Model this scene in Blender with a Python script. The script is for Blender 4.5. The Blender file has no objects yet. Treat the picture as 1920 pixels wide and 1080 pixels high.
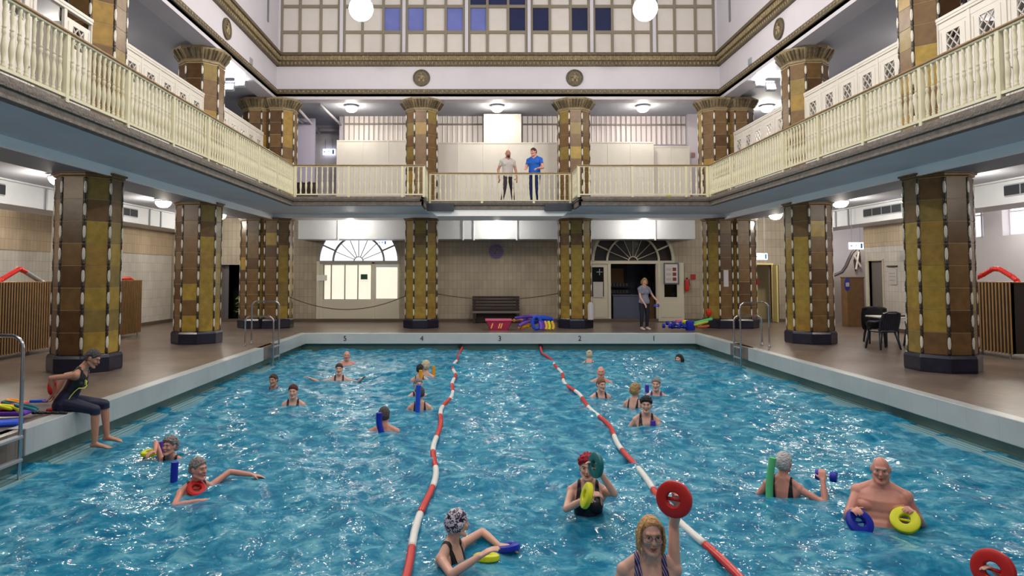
import bpy, math, random
import numpy as np
from mathutils import Vector, Matrix
from math import pi, sin, cos, radians as R
random.seed(7)
scn = bpy.context.scene
COL = scn.collection
# ---------------------------------------------------------------- camera
F = 1300.0; PITCH = R(2.8); CAMZ = 1.82
cd = bpy.data.cameras.new('camera'); cam = bpy.data.objects.new('camera', cd); COL.objects.link(cam)
cam.location = (0, 0, CAMZ); cam.rotation_euler = (pi/2 + PITCH, 0, 0)
cd.sensor_width = 36; cd.lens = F/1920*36; cd.clip_start = .05; cd.clip_end = 200
PPX, PPY = 897.0, 515 - F*math.tan(PITCH)
cd.shift_x = (960-PPX)/1920; cd.shift_y = (PPY-540)/1920
scn.camera = cam
def ray(px, py):
    rx, ry = (px-PPX)/F, (PPY-py)/F
    return Vector((rx, cos(PITCH)-ry*sin(PITCH), sin(PITCH)+ry*cos(PITCH)))
def at(px, py, Y):                      # point of the pixel on the vertical plane at distance Y
    d = ray(px, py); return Vector((0, 0, CAMZ)) + d*(Y/d.y)
def onz(px, py, z):                     # point of the pixel on the level z
    d = ray(px, py); return Vector((0, 0, CAMZ)) + d*((z-CAMZ)/d.z)
# ---------------------------------------------------------------- world, exposure
scn.view_settings.view_transform = 'Standard'; scn.view_settings.look = 'None'
scn.view_settings.gamma = 1; scn.view_settings.use_curve_mapping = False
scn.view_settings.exposure = 0.58
w = bpy.data.worlds.new('world'); scn.world = w; w.use_nodes = True
w.node_tree.nodes['Background'].inputs[0].default_value = (.93, .92, 1, 1)
w.node_tree.nodes['Background'].inputs[1].default_value = .42
GLOBE_EMIT = 16; DOME_W = 62; FLOOD_W = 330; WINDOW_EMIT = .85
# ---------------------------------------------------------------- helpers
def lin(c):
    r = []
    for v in c[:3]:
        v = v/255; r.append(v/12.92 if v <= .04045 else ((v+.055)/1.055)**2.4)
    return (*r, 1)
def M(name, col, rough=.5, metal=0, spec=.5, var=0, vscale=3, bump=0, bscale=20, emit=0, coat=0, trans=0):
    m = bpy.data.materials.new(name); m.use_nodes = True; nt = m.node_tree; b = nt.nodes['Principled BSDF']
    c = lin(col); b.inputs['Base Color'].default_value = c; b.inputs['Roughness'].default_value = rough
    b.inputs['Metallic'].default_value = metal; b.inputs['Specular IOR Level'].default_value = spec
    if coat: b.inputs['Coat Weight'].default_value = coat; b.inputs['Coat Roughness'].default_value = .08
    if trans: b.inputs['Transmission Weight'].default_value = trans
    if emit: b.inputs['Emission Color'].default_value = c; b.inputs['Emission Strength'].default_value = emit
    tc = nt.nodes.new('ShaderNodeTexCoord')
    if var:
        n = nt.nodes.new('ShaderNodeTexNoise'); n.inputs['Scale'].default_value = vscale; n.inputs['Detail'].default_value = 4
        nt.links.new(tc.outputs['Object'], n.inputs['Vector'])
        rm = nt.nodes.new('ShaderNodeMapRange'); rm.inputs['From Min'].default_value = .3; rm.inputs['From Max'].default_value = .7
        rm.inputs['To Min'].default_value = 1-var; rm.inputs['To Max'].default_value = 1+var
        nt.links.new(n.outputs['Fac'], rm.inputs['Value'])
        mx = nt.nodes.new('ShaderNodeVectorMath'); mx.operation = 'SCALE'; mx.inputs[0].default_value = c[:3]
        nt.links.new(rm.outputs[0], mx.inputs['Scale']); nt.links.new(mx.outputs[0], b.inputs['Base Color'])
    if bump:
        n2 = nt.nodes.new('ShaderNodeTexNoise'); n2.inputs['Scale'].default_value = bscale; n2.inputs['Detail'].default_value = 3
        nt.links.new(tc.outputs['Object'], n2.inputs['Vector'])
        bp = nt.nodes.new('ShaderNodeBump'); bp.inputs['Strength'].default_value = bump; bp.inputs['Distance'].default_value = .02
        nt.links.new(n2.outputs['Fac'], bp.inputs['Height']); nt.links.new(bp.outputs[0], b.inputs['Normal'])
    return m
def Mtile(name, c1, c2, mortar, axes='XZ', tw=.165, th=.32, gap=.006, rough=.35, off=0, bump=.25, big=0):
    m = bpy.data.materials.new(name); m.use_nodes = True; nt = m.node_tree; b = nt.nodes['Principled BSDF']; L = nt.links.new
    tc = nt.nodes.new('ShaderNodeTexCoord'); s = nt.nodes.new('ShaderNodeSeparateXYZ'); c = nt.nodes.new('ShaderNodeCombineXYZ')
    L(tc.outputs['Object'], s.inputs[0]); L(s.outputs[axes[0]], c.inputs['X']); L(s.outputs[axes[1]], c.inputs['Y'])
    br = nt.nodes.new('ShaderNodeTexBrick'); L(c.outputs[0], br.inputs['Vector'])
    br.offset = off; br.squash = 1
    br.inputs['Color1'].default_value = lin(c1); br.inputs['Color2'].default_value = lin(c2); br.inputs['Mortar'].default_value = lin(mortar)
    br.inputs['Scale'].default_value = 1; br.inputs['Mortar Size'].default_value = gap; br.inputs['Mortar Smooth'].default_value = .1
    br.inputs['Brick Width'].default_value = tw; br.inputs['Row Height'].default_value = th
    src = br.outputs['Color']
    n = nt.nodes.new('ShaderNodeTexNoise'); n.inputs['Scale'].default_value = .9; n.inputs['Detail'].default_value = 5; L(tc.outputs['Object'], n.inputs['Vector'])
    rm = nt.nodes.new('ShaderNodeMapRange'); rm.inputs['From Min'].default_value = .35; rm.inputs['From Max'].default_value = .65
    rm.inputs['To Min'].default_value = .86-big; rm.inputs['To Max'].default_value = 1.06; L(n.outputs['Fac'], rm.inputs['Value'])
    vm = nt.nodes.new('ShaderNodeVectorMath'); vm.operation = 'SCALE'; L(src, vm.inputs[0]); L(rm.outputs[0], vm.inputs['Scale'])
    L(vm.outputs[0], b.inputs['Base Color']); b.inputs['Roughness'].default_value = rough
    bp = nt.nodes.new('ShaderNodeBump'); bp.inputs['Strength'].default_value = bump; bp.inputs['Distance'].default_value = .01; bp.invert = True
    L(br.outputs['Fac'], bp.inputs['Height']); L(bp.outputs[0], b.inputs['Normal'])
    return m
class MB:
    def __init__(s): s.v = []; s.f = []; s.m = []
    def add(s, vs, fs, m=0):
        o = len(s.v); s.v += [tuple(v) for v in vs]; s.f += [tuple(i+o for i in f) for f in fs]; s.m += [m]*len(fs); return s
    def box(s, x0, x1, y0, y1, z0, z1, m=0):
        x0, x1 = min(x0, x1), max(x0, x1); y0, y1 = min(y0, y1), max(y0, y1); z0, z1 = min(z0, z1), max(z0, z1)
        return s.add([(x0,y0,z0),(x1,y0,z0),(x1,y1,z0),(x0,y1,z0),(x0,y0,z1),(x1,y0,z1),(x1,y1,z1),(x0,y1,z1)],
            [(3,2,1,0),(4,5,6,7),(0,1,5,4),(1,2,6,5),(2,3,7,6),(3,0,4,7)], m)
    def obox(s, c, h, rz=0, rx=0, ry=0, m=0):
        T = Matrix.Translation(c) @ Matrix.Rotation(rz, 4, 'Z') @ Matrix.Rotation(ry, 4, 'Y') @ Matrix.Rotation(rx, 4, 'X')
        vs = [T @ Vector((sx*h[0], sy*h[1], sz*h[2])) for sz in (-1, 1) for sx, sy in ((-1,-1),(1,-1),(1,1),(-1,1))]
        return s.add(vs, [(3,2,1,0),(4,5,6,7),(0,1,5,4),(1,2,6,5),(2,3,7,6),(3,0,4,7)], m)
    def ring_loft(s, rings, m=0, closed=False):
        n = len(rings[0]); vs = [p for r in rings for p in r]; fs = []
        for i in range(len(rings)-1):
            for j in range(n): fs.append((i*n+j, i*n+(j+1) % n, (i+1)*n+(j+1) % n, (i+1)*n+j))
        if closed:
            i = len(rings)-1
            for j in range(n): fs.append((i*n+j, i*n+(j+1) % n, (j+1) % n, j))
        else: fs.append(tuple(reversed(range(n)))); fs.append(tuple((len(rings)-1)*n+j for j in range(n)))
        return s.add(vs, fs, m)
    def lathe(s, prof, n=16, c=(0,0,0), T=None, m=0, ph=0, closed=False):
        T = T or Matrix.Translation(c)
        return s.ring_loft([[T @ Vector((r*cos(2*pi*j/n+ph), r*sin(2*pi*j/n+ph), z)) for j in range(n)] for r, z in prof], m, closed)
    def cyl(s, a, b, r, r2=None, n=10, m=0):
        a, b = Vector(a), Vector(b); d = b-a; T = Matrix.Translation(a) @ d.to_track_quat('Z', 'Y').to_matrix().to_4x4()
        return s.lathe([(r, 0), (r if r2 is None else r2, d.length)], n, T=T, m=m)
    def capsule(s, a, b, r, r2=None, n=12, m=0, k=4):
        a, b = Vector(a), Vector(b); d = b-a; r2 = r if r2 is None else r2
        if d.length < 1e-5: d = Vector((0, 0, 1e-4))
        T = Matrix.Translation(a) @ d.to_track_quat('Z', 'Y').to_matrix().to_4x4(); L = d.length
        prof = [(max(r*sin(pi/2*i/k), 1e-4), -r*cos(pi/2*i/k)) for i in range(k+1)] + [(max(r2*cos(pi/2*i/k), 1e-4), L+r2*sin(pi/2*i/k)) for i in range(k+1)]
        return s.lathe(prof, n, T=T, m=m)
    def ell(s, c, r, T=None, n=14, k=10, m=0):
        T = (T or Matrix()) @ Matrix.Translation(c)
        rings = []
        for i in range(k+1):
            t = max(.02, min(pi-.02, pi*i/k))
            rings.append([T @ Vector((r[0]*sin(t)*cos(2*pi*j/n), r[1]*sin(t)*sin(2*pi*j/n), -r[2]*cos(t))) for j in range(n)])
        return s.ring_loft(rings, m)
    def tube(s, pts, r, n=8, m=0, rad=None, closed=False):
        pts = [Vector(p) for p in pts]; rings = []; up = Vector((0, 0, 1)); prev = None
        for i, p in enumerate(pts):
            if closed: d = pts[(i+1) % len(pts)]-pts[i-1]
            else: d = pts[min(i+1, len(pts)-1)]-pts[max(i-1, 0)]
            d.normalize()
            if prev is None:
                u = d.cross(up); u = u if u.length > .1 else d.cross(Vector((1, 0, 0)))
            else: u = prev - d*prev.dot(d)
            u.normalize(); prev = u; v = d.cross(u); rr = rad[i] if rad else r
            rings.append([p+(u*cos(2*pi*j/n)+v*sin(2*pi*j/n))*rr for j in range(n)])
        return s.ring_loft(rings, m, closed)
    def prism(s, poly, z0, z1, T=None, m=0):
        T = T or Matrix(); n = len(poly)
        return s.add([T @ Vector((x, y, z)) for z in (z0, z1) for x, y in poly],
            [tuple(reversed(range(n))), tuple(range(n, 2*n))]+[(j, (j+1) % n, n+(j+1) % n, n+j) for j in range(n)], m)
    def build(s, name, mats, parent=None, smooth=False, bevel=0, loc=None, rz=0):
        me = bpy.data.meshes.new(name); me.from_pydata(s.v, [], s.f)
        for m in (mats if isinstance(mats, (list, tuple)) else [mats]): me.materials.append(m)
        me.polygons.foreach_set('material_index', s.m)
        if smooth: me.shade_smooth(); 
        me.update(); o = bpy.data.objects.new(name, me); COL.objects.link(o)
        if smooth == 'auto':
            try: me.set_sharp_from_angle(angle=R(35))
            except Exception: pass
        if bevel:
            b = o.modifiers.new('bevel', 'BEVEL'); b.width = bevel; b.segments = 2; b.limit_method = 'ANGLE'
        if parent: o.parent = parent
        if loc is not None: o.location = loc
        if rz: o.rotation_euler = (0, 0, rz)
        return o
def tag(o, label=None, cat=None, group=None, kind=None):
    if label: o['label'] = label
    if cat: o['category'] = cat
    if group: o['group'] = group
    if kind: o['kind'] = kind
    return o
def thing(name, label, cat, loc=(0,0,0), rz=0, group=None):
    o = bpy.data.objects.new(name, None); COL.objects.link(o); o.location = loc; o.rotation_euler = (0, 0, rz)
    o.empty_display_size = .1
    return tag(o, label, cat, group)
def struct(o): o['kind'] = 'structure'; return o
KIDS = {}
def dup(o, loc=None, rz=None, label=None, parent=None):
    c = o.copy(); COL.objects.link(c)
    if parent: c.parent = parent
    if loc is not None: c.location = loc
    if rz is not None: c.rotation_euler = (0, 0, rz)
    if label: c['label'] = label
    for ch in list(o.children): dup(ch, parent=c)
    return c
TX = Matrix(((0,0,1,0),(1,0,0,0),(0,1,0,0),(0,0,0,1)))   # prism drawn in (Y,Z), extruded along X
def yz(x0=0): return Matrix.Translation((x0,0,0)) @ TX
def xz(y0=0): return Matrix(((1,0,0,0),(0,0,1,y0),(0,1,0,0),(0,0,0,1)))  # prism drawn in (X,Z), extruded along Y
# ---------------------------------------------------------------- dimensions
CX = .68; WZ = -.51                      # hall axis, water level
HP, HB, HC, HW = 6.0, 6.2, 8.23, 12.58   # half widths: pool, balcony edge, columns, side walls
YE, YB, YBM, YC, YW = 21.5, 20.5, 21.7, 24.05, 26.9
ZS, ZR, ZG, ZT = 4.12, 5.08, 7.97, 13.0  # gallery floor, rail top, gallery ceiling, wall top
YN = -6.0
# ---------------------------------------------------------------- materials
white = M('white_plaster', (198,193,199), .6, var=.03, vscale=1.5)
warmwhite = M('cream_paint', (216,210,200), .45, var=.03)
ivory = M('ivory_paint', (224,216,184), .4, var=.04, vscale=6)
soffit = M('blue_grey_soffit', (206,216,228), .6, var=.05, vscale=1)
ceilm = M('grey_ceiling', (176,178,188), .7, var=.05, vscale=1)
beamp = M('pale_beam', (252,250,250), .6)
stone = M('worn_stone', (122,112,104), .75, var=.25, vscale=9, bump=.8, bscale=25)
stoned = M('dark_moulding', (92,84,76), .6, var=.25, vscale=14, bump=.8, bscale=30)
bronze = M('aged_bronze_stucco', (88,76,56), .55, var=.3, vscale=12, bump=.5, bscale=25)
bronze2 = M('aged_bronze_stucco_light', (134,117,86), .55, var=.3, vscale=12)
oak = M('oak_handrail', (139,104,58), .35, var=.2, vscale=10)
steel = M('stainless_steel', (196,198,202), .18, metal=1)
navy = M('navy_glazed_tile', (30,30,48), .25, var=.2, vscale=6)
beadw = M('white_glazed_bead', (214,208,196), .18)
groove = M('dark_glaze', (52,40,32), .3, var=.2, vscale=20)
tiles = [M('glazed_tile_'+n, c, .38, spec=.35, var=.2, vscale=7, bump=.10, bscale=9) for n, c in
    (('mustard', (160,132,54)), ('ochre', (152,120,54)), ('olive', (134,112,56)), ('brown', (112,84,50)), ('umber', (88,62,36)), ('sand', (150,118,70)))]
groutl = M('pale_grout', (168,150,110), .6)
wall_t = Mtile('wall_tile_end', (172,160,142), (160,149,132), (132,121,105), 'XZ')
wall_s = Mtile('wall_tile_side', (208,203,196), (200,195,187), (172,165,155), 'YZ')
wall_su = Mtile('wall_tile_side_upper', (196,176,150), (186,166,140), (156,138,114), 'YZ')
deckm = Mtile('deck_tile', (134,118,107), (120,105,95), (100,88,80), 'XY', .15, .15, .005, .28, 0, .15, big=.12)
copem = Mtile('coping_tile', (184,190,190), (178,184,184), (160,166,166), 'YZ', .6, .3, .003, .3, 0, .1)
basin = Mtile('basin_tile', (128,196,208), (122,190,202), (96,170,184), 'XY', .2, .2, .006, .4, 0, .1)
recess = M('recess_tile', (84,112,106), .35, var=.1)
glassd = M('dark_pane', (14,16,20), .08)
nightl = M('dusk_sky_pane', (104,112,176), .12, var=.15, vscale=1.2)
nightd = M('night_sky_pane', (22,30,68), .1, var=.2, vscale=1.2)
frost = M('frosted_pane', (206,198,190), .5, var=.03)
mull = M('window_bar_brown', (128,118,100), .5)
lit = M('lit_pane', (236,240,250), .4, emit=WINDOW_EMIT)
litw = M('lit_pane_warm', (238,232,214), .4, emit=.55)
lampm = M('lamp_glass', (255,250,236), .4, emit=GLOBE_EMIT)
black = M('black_plastic', (18,18,20), .4)
grey = M('grey_metal', (140,144,150), .45)
ductm = M('duct_white', (206,208,214), .5, var=.03)
red = M('red_foam', (200,30,24), .45, var=.08, vscale=8)
blue = M('blue_foam', (18,40,170), .45, var=.08, vscale=8)
yellow = M('yellow_foam', (226,226,20), .45, var=.06, vscale=8)
orange = M('orange_foam', (240,160,30), .5)
purple = M('purple_foam', (84,50,170), .5)
green = M('green_foam', (96,200,130), .5)
teal = M('teal_foam', (22,112,112), .45)
wood = M('brown_wood', (120,88,56), .45, var=.15, vscale=5)
darkwood = M('dark_bench_wood', (44,32,28), .45, var=.2, vscale=6)
slatl = M('slat_light_wood', (150,114,70), .5, var=.15, vscale=5)
slatd = M('slat_dark_gap', (40,26,16), .6)
# ---------------------------------------------------------------- room shell
def B(name, mat, *boxes, parent=None, kind='structure', bevel=0):
    mb = MB()
    for b in boxes: mb.box(*b)
    o = mb.build(name, mat, parent, bevel=bevel)
    if kind and not parent: o['kind'] = kind
    return o
xl, xr = CX-HW, CX+HW; pl, pr = CX-HP, CX+HP
AX = 2.0   # alcove depth of the side walls
# deck as a ring round the basin
LADY = ((7.3, 8.25), (17.3, 18.55))
floor = MB()
floor.box(xl-AX-.2, pl-.02, YN, YW+2.5, -.3, 0); floor.box(pr+.02, xr+AX+3, YN, YW+2.5, -.3, 0)
floor.box(pl-.02, pr+.02, YE+.02, YW+2.5, -.3, 0); floor.box(pl-.02, pr+.02, YN, -3.02, -.3, 0)
struct(floor.build('floor', deckm))
# coping face, with notches at the ladders on both sides
cop = MB()
def runs(x0, x1, mm=0):
    ys = [-3.0]
    for a, b in LADY: ys += [a, b]
    ys += [YE]
    for i in range(0, len(ys), 2): cop.box(x0, x1, ys[i], ys[i+1], -.31, .012, mm)
runs(pl-.22, pl); runs(pr, pr+.22)
cop.box(pl-.22, pr+.22, YE, YE+.25, -.31, .012, 1)
struct(cop.build('trim_1', [copem, M('coping_end', (188,194,194), .3, var=.04)], bevel=.012))
# recessed gutter wall, submerged ledge and basin
RC = .17
bs = MB()
bs.box(pl-RC-.2, pl-RC, -3, YE+RC, -2.0, -.3, 0); bs.box(pr+RC, pr+RC+.2, -3, YE+RC, -2.0, -.3, 0)
bs.box(pl-RC, pr+RC, YE+RC-.02, YE+RC+.2, -2.0, -.3, 0)
bs.box(pl-RC, pl+.16, -3, YE+RC, -2.0, WZ+.008, 2); bs.box(pr-.16, pr+RC, -3, YE+RC, -2.0, WZ+.008, 2)
bs.box(pl, pr, YE-.02, YE+RC, -2.0, WZ-.12, 1)
bs.box(pl-RC, pr+RC, -3, YE+RC, -2.1, -1.95, 1); bs.box(pl-RC, pr+RC, -3.2, -3.0, -2.0, -.3, 1)
gutm = Mtile('gutter_tile', (150,190,196), (140,182,190), (70,110,120), 'XY', .09, 4.0, .008, .25, 0, .4)
struct(bs.build('floor_basin', [recess, basin, gutm]))
# gallery slabs
sl = MB()
zs0 = 4.02
def U(x): return CX+x
for s in (-1, 1):
    sl.box(U(s*HB), U(s*(HW+AX)), YN, YW+2.5, zs0, ZS-.02)
sl.box(U(-HB), U(HB), YBM+.1, YW+2.5, zs0, ZS-.02)
for s in (-1, 1): sl.box(U(s*2.3), U(s*HB), YB, YBM+.1, zs0, ZS-.02)
struct(sl.build('ceiling_gallery_slab', ceilm))
so = MB()  # painted overhang soffit
for s in (-1, 1):
    so.box(U(s*(HB+.02)), U(s*(HC-.48)), YN, YC-.5, 3.87, zs0)
    so.box(U(s*2.35), U(s*(HB+.02)), YB+.03, YC-.5, 3.87, zs0)
struct(so.build('ceiling_overhang', soffit))
bm_ = MB()  # beams over the columns
for s in (-1, 1): bm_.box(U(s*(HC-.56)), U(s*(HC-.50)), YN, YC-.46, 3.70, zs0)
bm_.box(U(-HC+.52), U(HC-.52), YC-.52, YC+.52, 3.75, zs0)
bm_.box(U(-2.35), U(2.35), YBM+.1, YC-.5, 3.86, zs0)
# white beam block under the middle of the end gallery, with splayed ends
bm_.prism([(U(-2.3), 3.64+.3), (U(2.3), 3.64+.3), (U(2.0), 3.66), (U(-2.0), 3.66)], YBM+.02, YC-.5, T=xz(0))
struct(bm_.build('ceiling_beam', beamp))
bg = MB()
for s in (-1, 1): bg.box(U(s*(HC-.50)), U(s*(HC+.52)), YN, YC+.5, 3.73, zs0)
struct(bg.build('ceiling_beam_underside', M('beam_grey', (128,134,146), .6)))
# stone edge mouldings of the gallery
def edge_path(mb, o0, o1, z0, z1, m=0):
    for s in (-1, 1):
        mb.box(U(s*(HB-o1)), U(s*(HB-o0)), YN, YB-0+0, z0, z1, m)
        mb.box(U(s*(2.3-0)), U(s*(HB-o0)), YB-o1*0+(-o1), YB-o0, z0, z1, m)
        mb.box(U(s*2.3), U(s*(2.3+.06+o1)), YB-o1, YBM, z0, z1, m)
    mb.box(U(-2.3), U(2.3), YBM-o1, YBM+.1, z0, z1, m)
tr = MB()
edge_path(tr, -.12, .02, 3.865, 4.0, 0); edge_path(tr, -.12, .06, 3.99, 4.06, 1); edge_path(tr, -.12, .03, 4.06, ZS+.02, 0)
struct(tr.build('trim_2', [stone, stoned], bevel=.01))
# side and end walls, ground floor
ALC = 22.5
wl = MB()
wl.box(xl-.2, xl, ALC, YW+.2, 0, zs0, 0)
wl.box(xl-AX, xl-.2, ALC, ALC+.2, 0, zs0, 0)
wl.box(xl-AX-.2, xl-AX, YN, ALC+.2, 0, zs0, 0)
struct(wl.build('wall_left', wall_s))
wu = MB(); wu.box(xl-.2, xl+.02, ALC-.02, YW, 2.55, zs0); wu.box(xl-AX, xl-AX+.02, YN, ALC, 2.55, zs0)
struct(wu.build('wall_left_upper_tile', wall_su))
# right wall with doorway, window alcove and open stair bay at the far end
wr = MB()
SB = 23.8
wr.box(xr, xr+.2, ALC-1.0, 22.75, 0, zs0); wr.box(xr, xr+.2, 22.75, 23.55, 2.28, zs0); wr.box(xr, xr+.2, 23.55, SB, 0, zs0)
wr.box(xr+.2, xr+AX+.2, ALC-1.0, ALC-.8, 0, zs0)
# alcove wall with window holes
Xw = xr+AX
WIN = [(12.6, 14.4), (16.0, 17.4), (18.7, 20.15), (20.9, 21.62)]
WZ0, WZ1 = 2.95, 3.95
WT0 = 1.4; wpl = MB()
ys = YN
for a, b in WIN:
    wpl.box(Xw, Xw+.35, ys, a, WT0, zs0); wpl.box(Xw, Xw+.35, a, b, WT0, WZ0); wpl.box(Xw, Xw+.35, a, b, WZ1, zs0); ys = b
wpl.box(Xw, Xw+.35, ys, ALC-.8, WT0, zs0); wr.box(Xw-.02, Xw+.35, YN, ALC-.8, 0, WT0)
struct(wr.build('wall_right', wall_s))
wru = MB(); wru.box(xr-.02, xr+.1, 21.5, SB, 2.75, zs0)
struct(wru.build('wall_right_upper_tile', wall_su))
struct(wpl.build('wall_right_plaster', white))
for i, (a, b) in enumerate(WIN):
    t = bpy.data.objects.new('window_%d' % (i+1), None); COL.objects.link(t); t['kind'] = 'structure'; t.location = (Xw+.25, (a+b)/2, (WZ0+WZ1)/2)
    h, v = (b-a)/2, (WZ1-WZ0)/2
    fr = MB()
    for q in (-1, 1): fr.box(-.05, .04, q*h-.04, q*h+.04, -v, v); fr.box(-.05, .04, -h, h, q*v-.04, q*v+.04)
    fr.box(-.05, .04, -.03, .03, -v, v); fr.box(-.04, .03, -h, h, .18, .22)
    fr.build('window_frame', white, t, bevel=.006)
    MB().box(.0, .01, -h, h, -v, v).build('pane', lit, t)
# end wall, ground floor with two arches and doors
AL, ARt = -4.65, 6.0
def arch_poly(cx, r, zs, n=20): return [(cx+r*cos(pi*i/n), zs+r*sin(pi*i/n)) for i in range(n+1)]
def wall_with_arches(y0, y1, x0, x1, z1, arches, doors):
    # vertical strips round every opening
    mb = MB(); xs = x0
    ops = sorted([(cx-r, cx+r, 'a', cx, r, zsp) for cx, r, zsp in arches]+[(a, b, 'd', h, 0, 0) for a, b, h in doors])
    for o in ops:
        if o[0] > xs: mb.box(xs, o[0], y0, y1, 0, z1)
        if o[2] == 'd': mb.box(o[0], o[1], y0, y1, o[3], z1)
        else:
            cx, r, zsp = o[3:]; n = 24
            for i in range(n):
                xa, xb = o[0]+2*r*i/n, o[0]+2*r*(i+1)/n
                za = zsp+math.sqrt(max(0, r*r-(xa-cx)**2)); zb = zsp+math.sqrt(max(0, r*r-(xb-cx)**2))
                mb.prism([(xa, min(za, z1)), (xb, min(zb, z1)), (xb, z1), (xa, z1)], y0, y1, T=xz())
        xs = o[1]
    mb.box(xs, x1, y0, y1, 0, z1); return mb
ASP = 2.34
wf = wall_with_arches(YW, YW+.25, xl-.2, xr, zs0, [(AL, 1.6, ASP), (ARt, 1.6, ASP)], [(-9.95, -9.25, 2.2), (10.65, 11.35, 2.2)])
struct(wf.build('wall_end', wall_t))
# what lies behind the openings of the end wall
bk = MB(); bk.box(2.8, 9.2, YW+2.3, YW+2.5, 0, zs0); bk.box(2.8, 3.0, YW+.25, YW+2.4, 0, zs0); bk.box(9.0, 9.2, YW+.25, YW+2.4, 0, zs0)
struct(bk.build('wall_lobby', M('lobby_wall', (112,108,128), .6)))
bk = MB(); bk.box(-7.6, -2.0, YW+2.3, YW+2.5, 0, zs0)
struct(bk.build('wall_office', M('office_wall', (230,230,224), .6)))
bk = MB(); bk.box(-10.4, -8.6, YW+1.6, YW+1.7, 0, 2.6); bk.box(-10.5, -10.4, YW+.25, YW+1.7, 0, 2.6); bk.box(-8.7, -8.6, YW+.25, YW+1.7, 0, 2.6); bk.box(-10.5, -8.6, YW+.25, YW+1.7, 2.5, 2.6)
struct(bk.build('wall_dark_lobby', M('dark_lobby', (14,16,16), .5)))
bk = MB(); bk.box(10.2, 12.2, YW+1.6, YW+1.7, 0, zs0)
struct(bk.build('wall_passage', M('passage_wall', (206,190,140), .6)))
# stair bay on the far right
sb = MB(); sb.box(xr, xr+5.5, YW+.6, YW+.8, 0, zs0); sb.box(xr+5.3, xr+5.5, SB-.5, YW+.8, 0, zs0); sb.box(xr+.2, xr+5.5, SB-.7, SB-.5, 0, zs0)
struct(sb.build('wall_stair', white))
# upper storey: side walls, end wall, gallery ceiling
up = MB()
for s in (-1, 1): up.box(U(s*HW), U(s*(HW+.2)), YN, YW+2.5, ZS, ZG)
up.box(U(-HW), U(HW), YW+1.4, YW+1.6, ZS, ZG)
struct(up.build('wall_upper', M('upper_wall_plaster', (196,190,196), .6, var=.03)))
cg = MB()
for s in (-1, 1): cg.box(U(s*7.67), U(s*(HW+.2)), YN, YW+2.5, ZG, ZG+.15)
cg.box(U(-7.67), U(7.67), 23.7, YW+2.5, ZG, ZG+.15)
struct(cg.build('ceiling_gallery', ceilm))
# high inner walls (frieze) above the galleries
fz = MB(); FB = 7.87
for s in (-1, 1): fz.box(U(s*7.67), U(s*8.2), YN, 24.2, FB, ZT)
fz.box(U(-7.67), U(7.67), 23.7, 24.2, FB, 9.44)
fz.box(U(-7.67), U(7.67), 23.95, 24.2, 12.6, ZT)
struct(fz.build('wall_frieze', white))
nw = MB(); nw.box(U(-HW-AX), U(HW+AX+3), YN-.2, YN, -.3, ZT)
struct(nw.build('wall_near', white))
for i, (z0, z1, d, mm) in enumerate(((8.05, 8.22, .06, bronze), (9.02, 9.2, .10, bronze), (9.2, 9.36, .16, bronze2), (9.36, 9.46, .22, bronze))):
    t = MB()
    for s in (-1, 1): t.box(U(s*(7.67-d)), U(s*7.7), YN, 23.72, z0, z1)
    t.box(U(-7.67), U(7.67), 23.7-d, 23.72, z0, z1)
    struct(t.build('trim_%d' % (3+i), mm, bevel=.012))
# egg-and-dart relief of the cornice: rows of small lobes
def lobes(name, z, d, step, r, mm):
    t = MB(); n = int(15.3/step)
    for i in range(n): t.ell((U(-7.6+step*(i+.5)), 23.7-d, z), r, n=6, k=4)
    n = int(17/step)
    for s in (-1, 1):
        for i in range(n): t.ell((U(s*(7.67-d)), 23.6-step*(i+.5), z), (r[1], r[0], r[2]), n=6, k=4)
    struct(t.build(name, mm, smooth=True))
lobes('trim_7', 9.28, .165, .135, (.045, .03, .07), bronze2)
lobes('trim_8', 9.11, .105, .135, (.04, .025, .05), bronze2)
lobes('trim_9', 8.135, .065, .16, (.05, .025, .035), bronze2)
# medallions
def medallion(label, loc, rz):
    t = thing('medallion', label, 'medallion', loc, rz, 'round relief medallions on the frieze')
    Ry = Matrix.Rotation(pi/2, 4, 'X')
    MB().lathe([(.01, 0), (.29, 0), (.3, .03), (.29, .06), (.25, .07), (.235, .045), (.01, .04)], 28, T=Ry).build('disc', bronze, t, smooth='auto')
    f = MB()
    f.ell((.0, -.06, .13), (.035, .03, .04)); f.ell((.0, -.055, .02), (.06, .03, .09)); f.ell((-.07, -.05, -.08), (.05, .03, .07)); f.ell((.07, -.05, -.08), (.045, .03, .08)); f.capsule((.04, -.06, .06), (.12, -.05, -.02), .02); f.capsule((-.04, -.06, .06), (-.12, -.05, .04), .02)
    f.build('relief_figure', bronze2, t, smooth=True)
medallion('round bronze figure medallion above the left column of the end wall', (CX-2.65, 23.7, 8.62), 0)
medallion('round bronze figure medallion above the right column of the end wall', (CX+2.65, 23.7, 8.62), 0)
medallion('round bronze medallion on the left side frieze seen edge-on', (CX-7.67, 18.9, 8.62), pi/2)
medallion('round bronze medallion on the right side frieze seen edge-on', (CX+7.67, 18.9, 8.62), -pi/2)
for s, lb in ((-1, 'left'), (1, 'right')):
    g = MB().box(-.02, .02, -.12, .12, -.1, .1).build('vent_grille', grey, loc=(CX+s*7.66, 21.0, 8.36), bevel=.01)
    tag(g, 'small grey square vent low on the %s side frieze' % lb, 'vent', 'small vents on the frieze')
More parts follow.
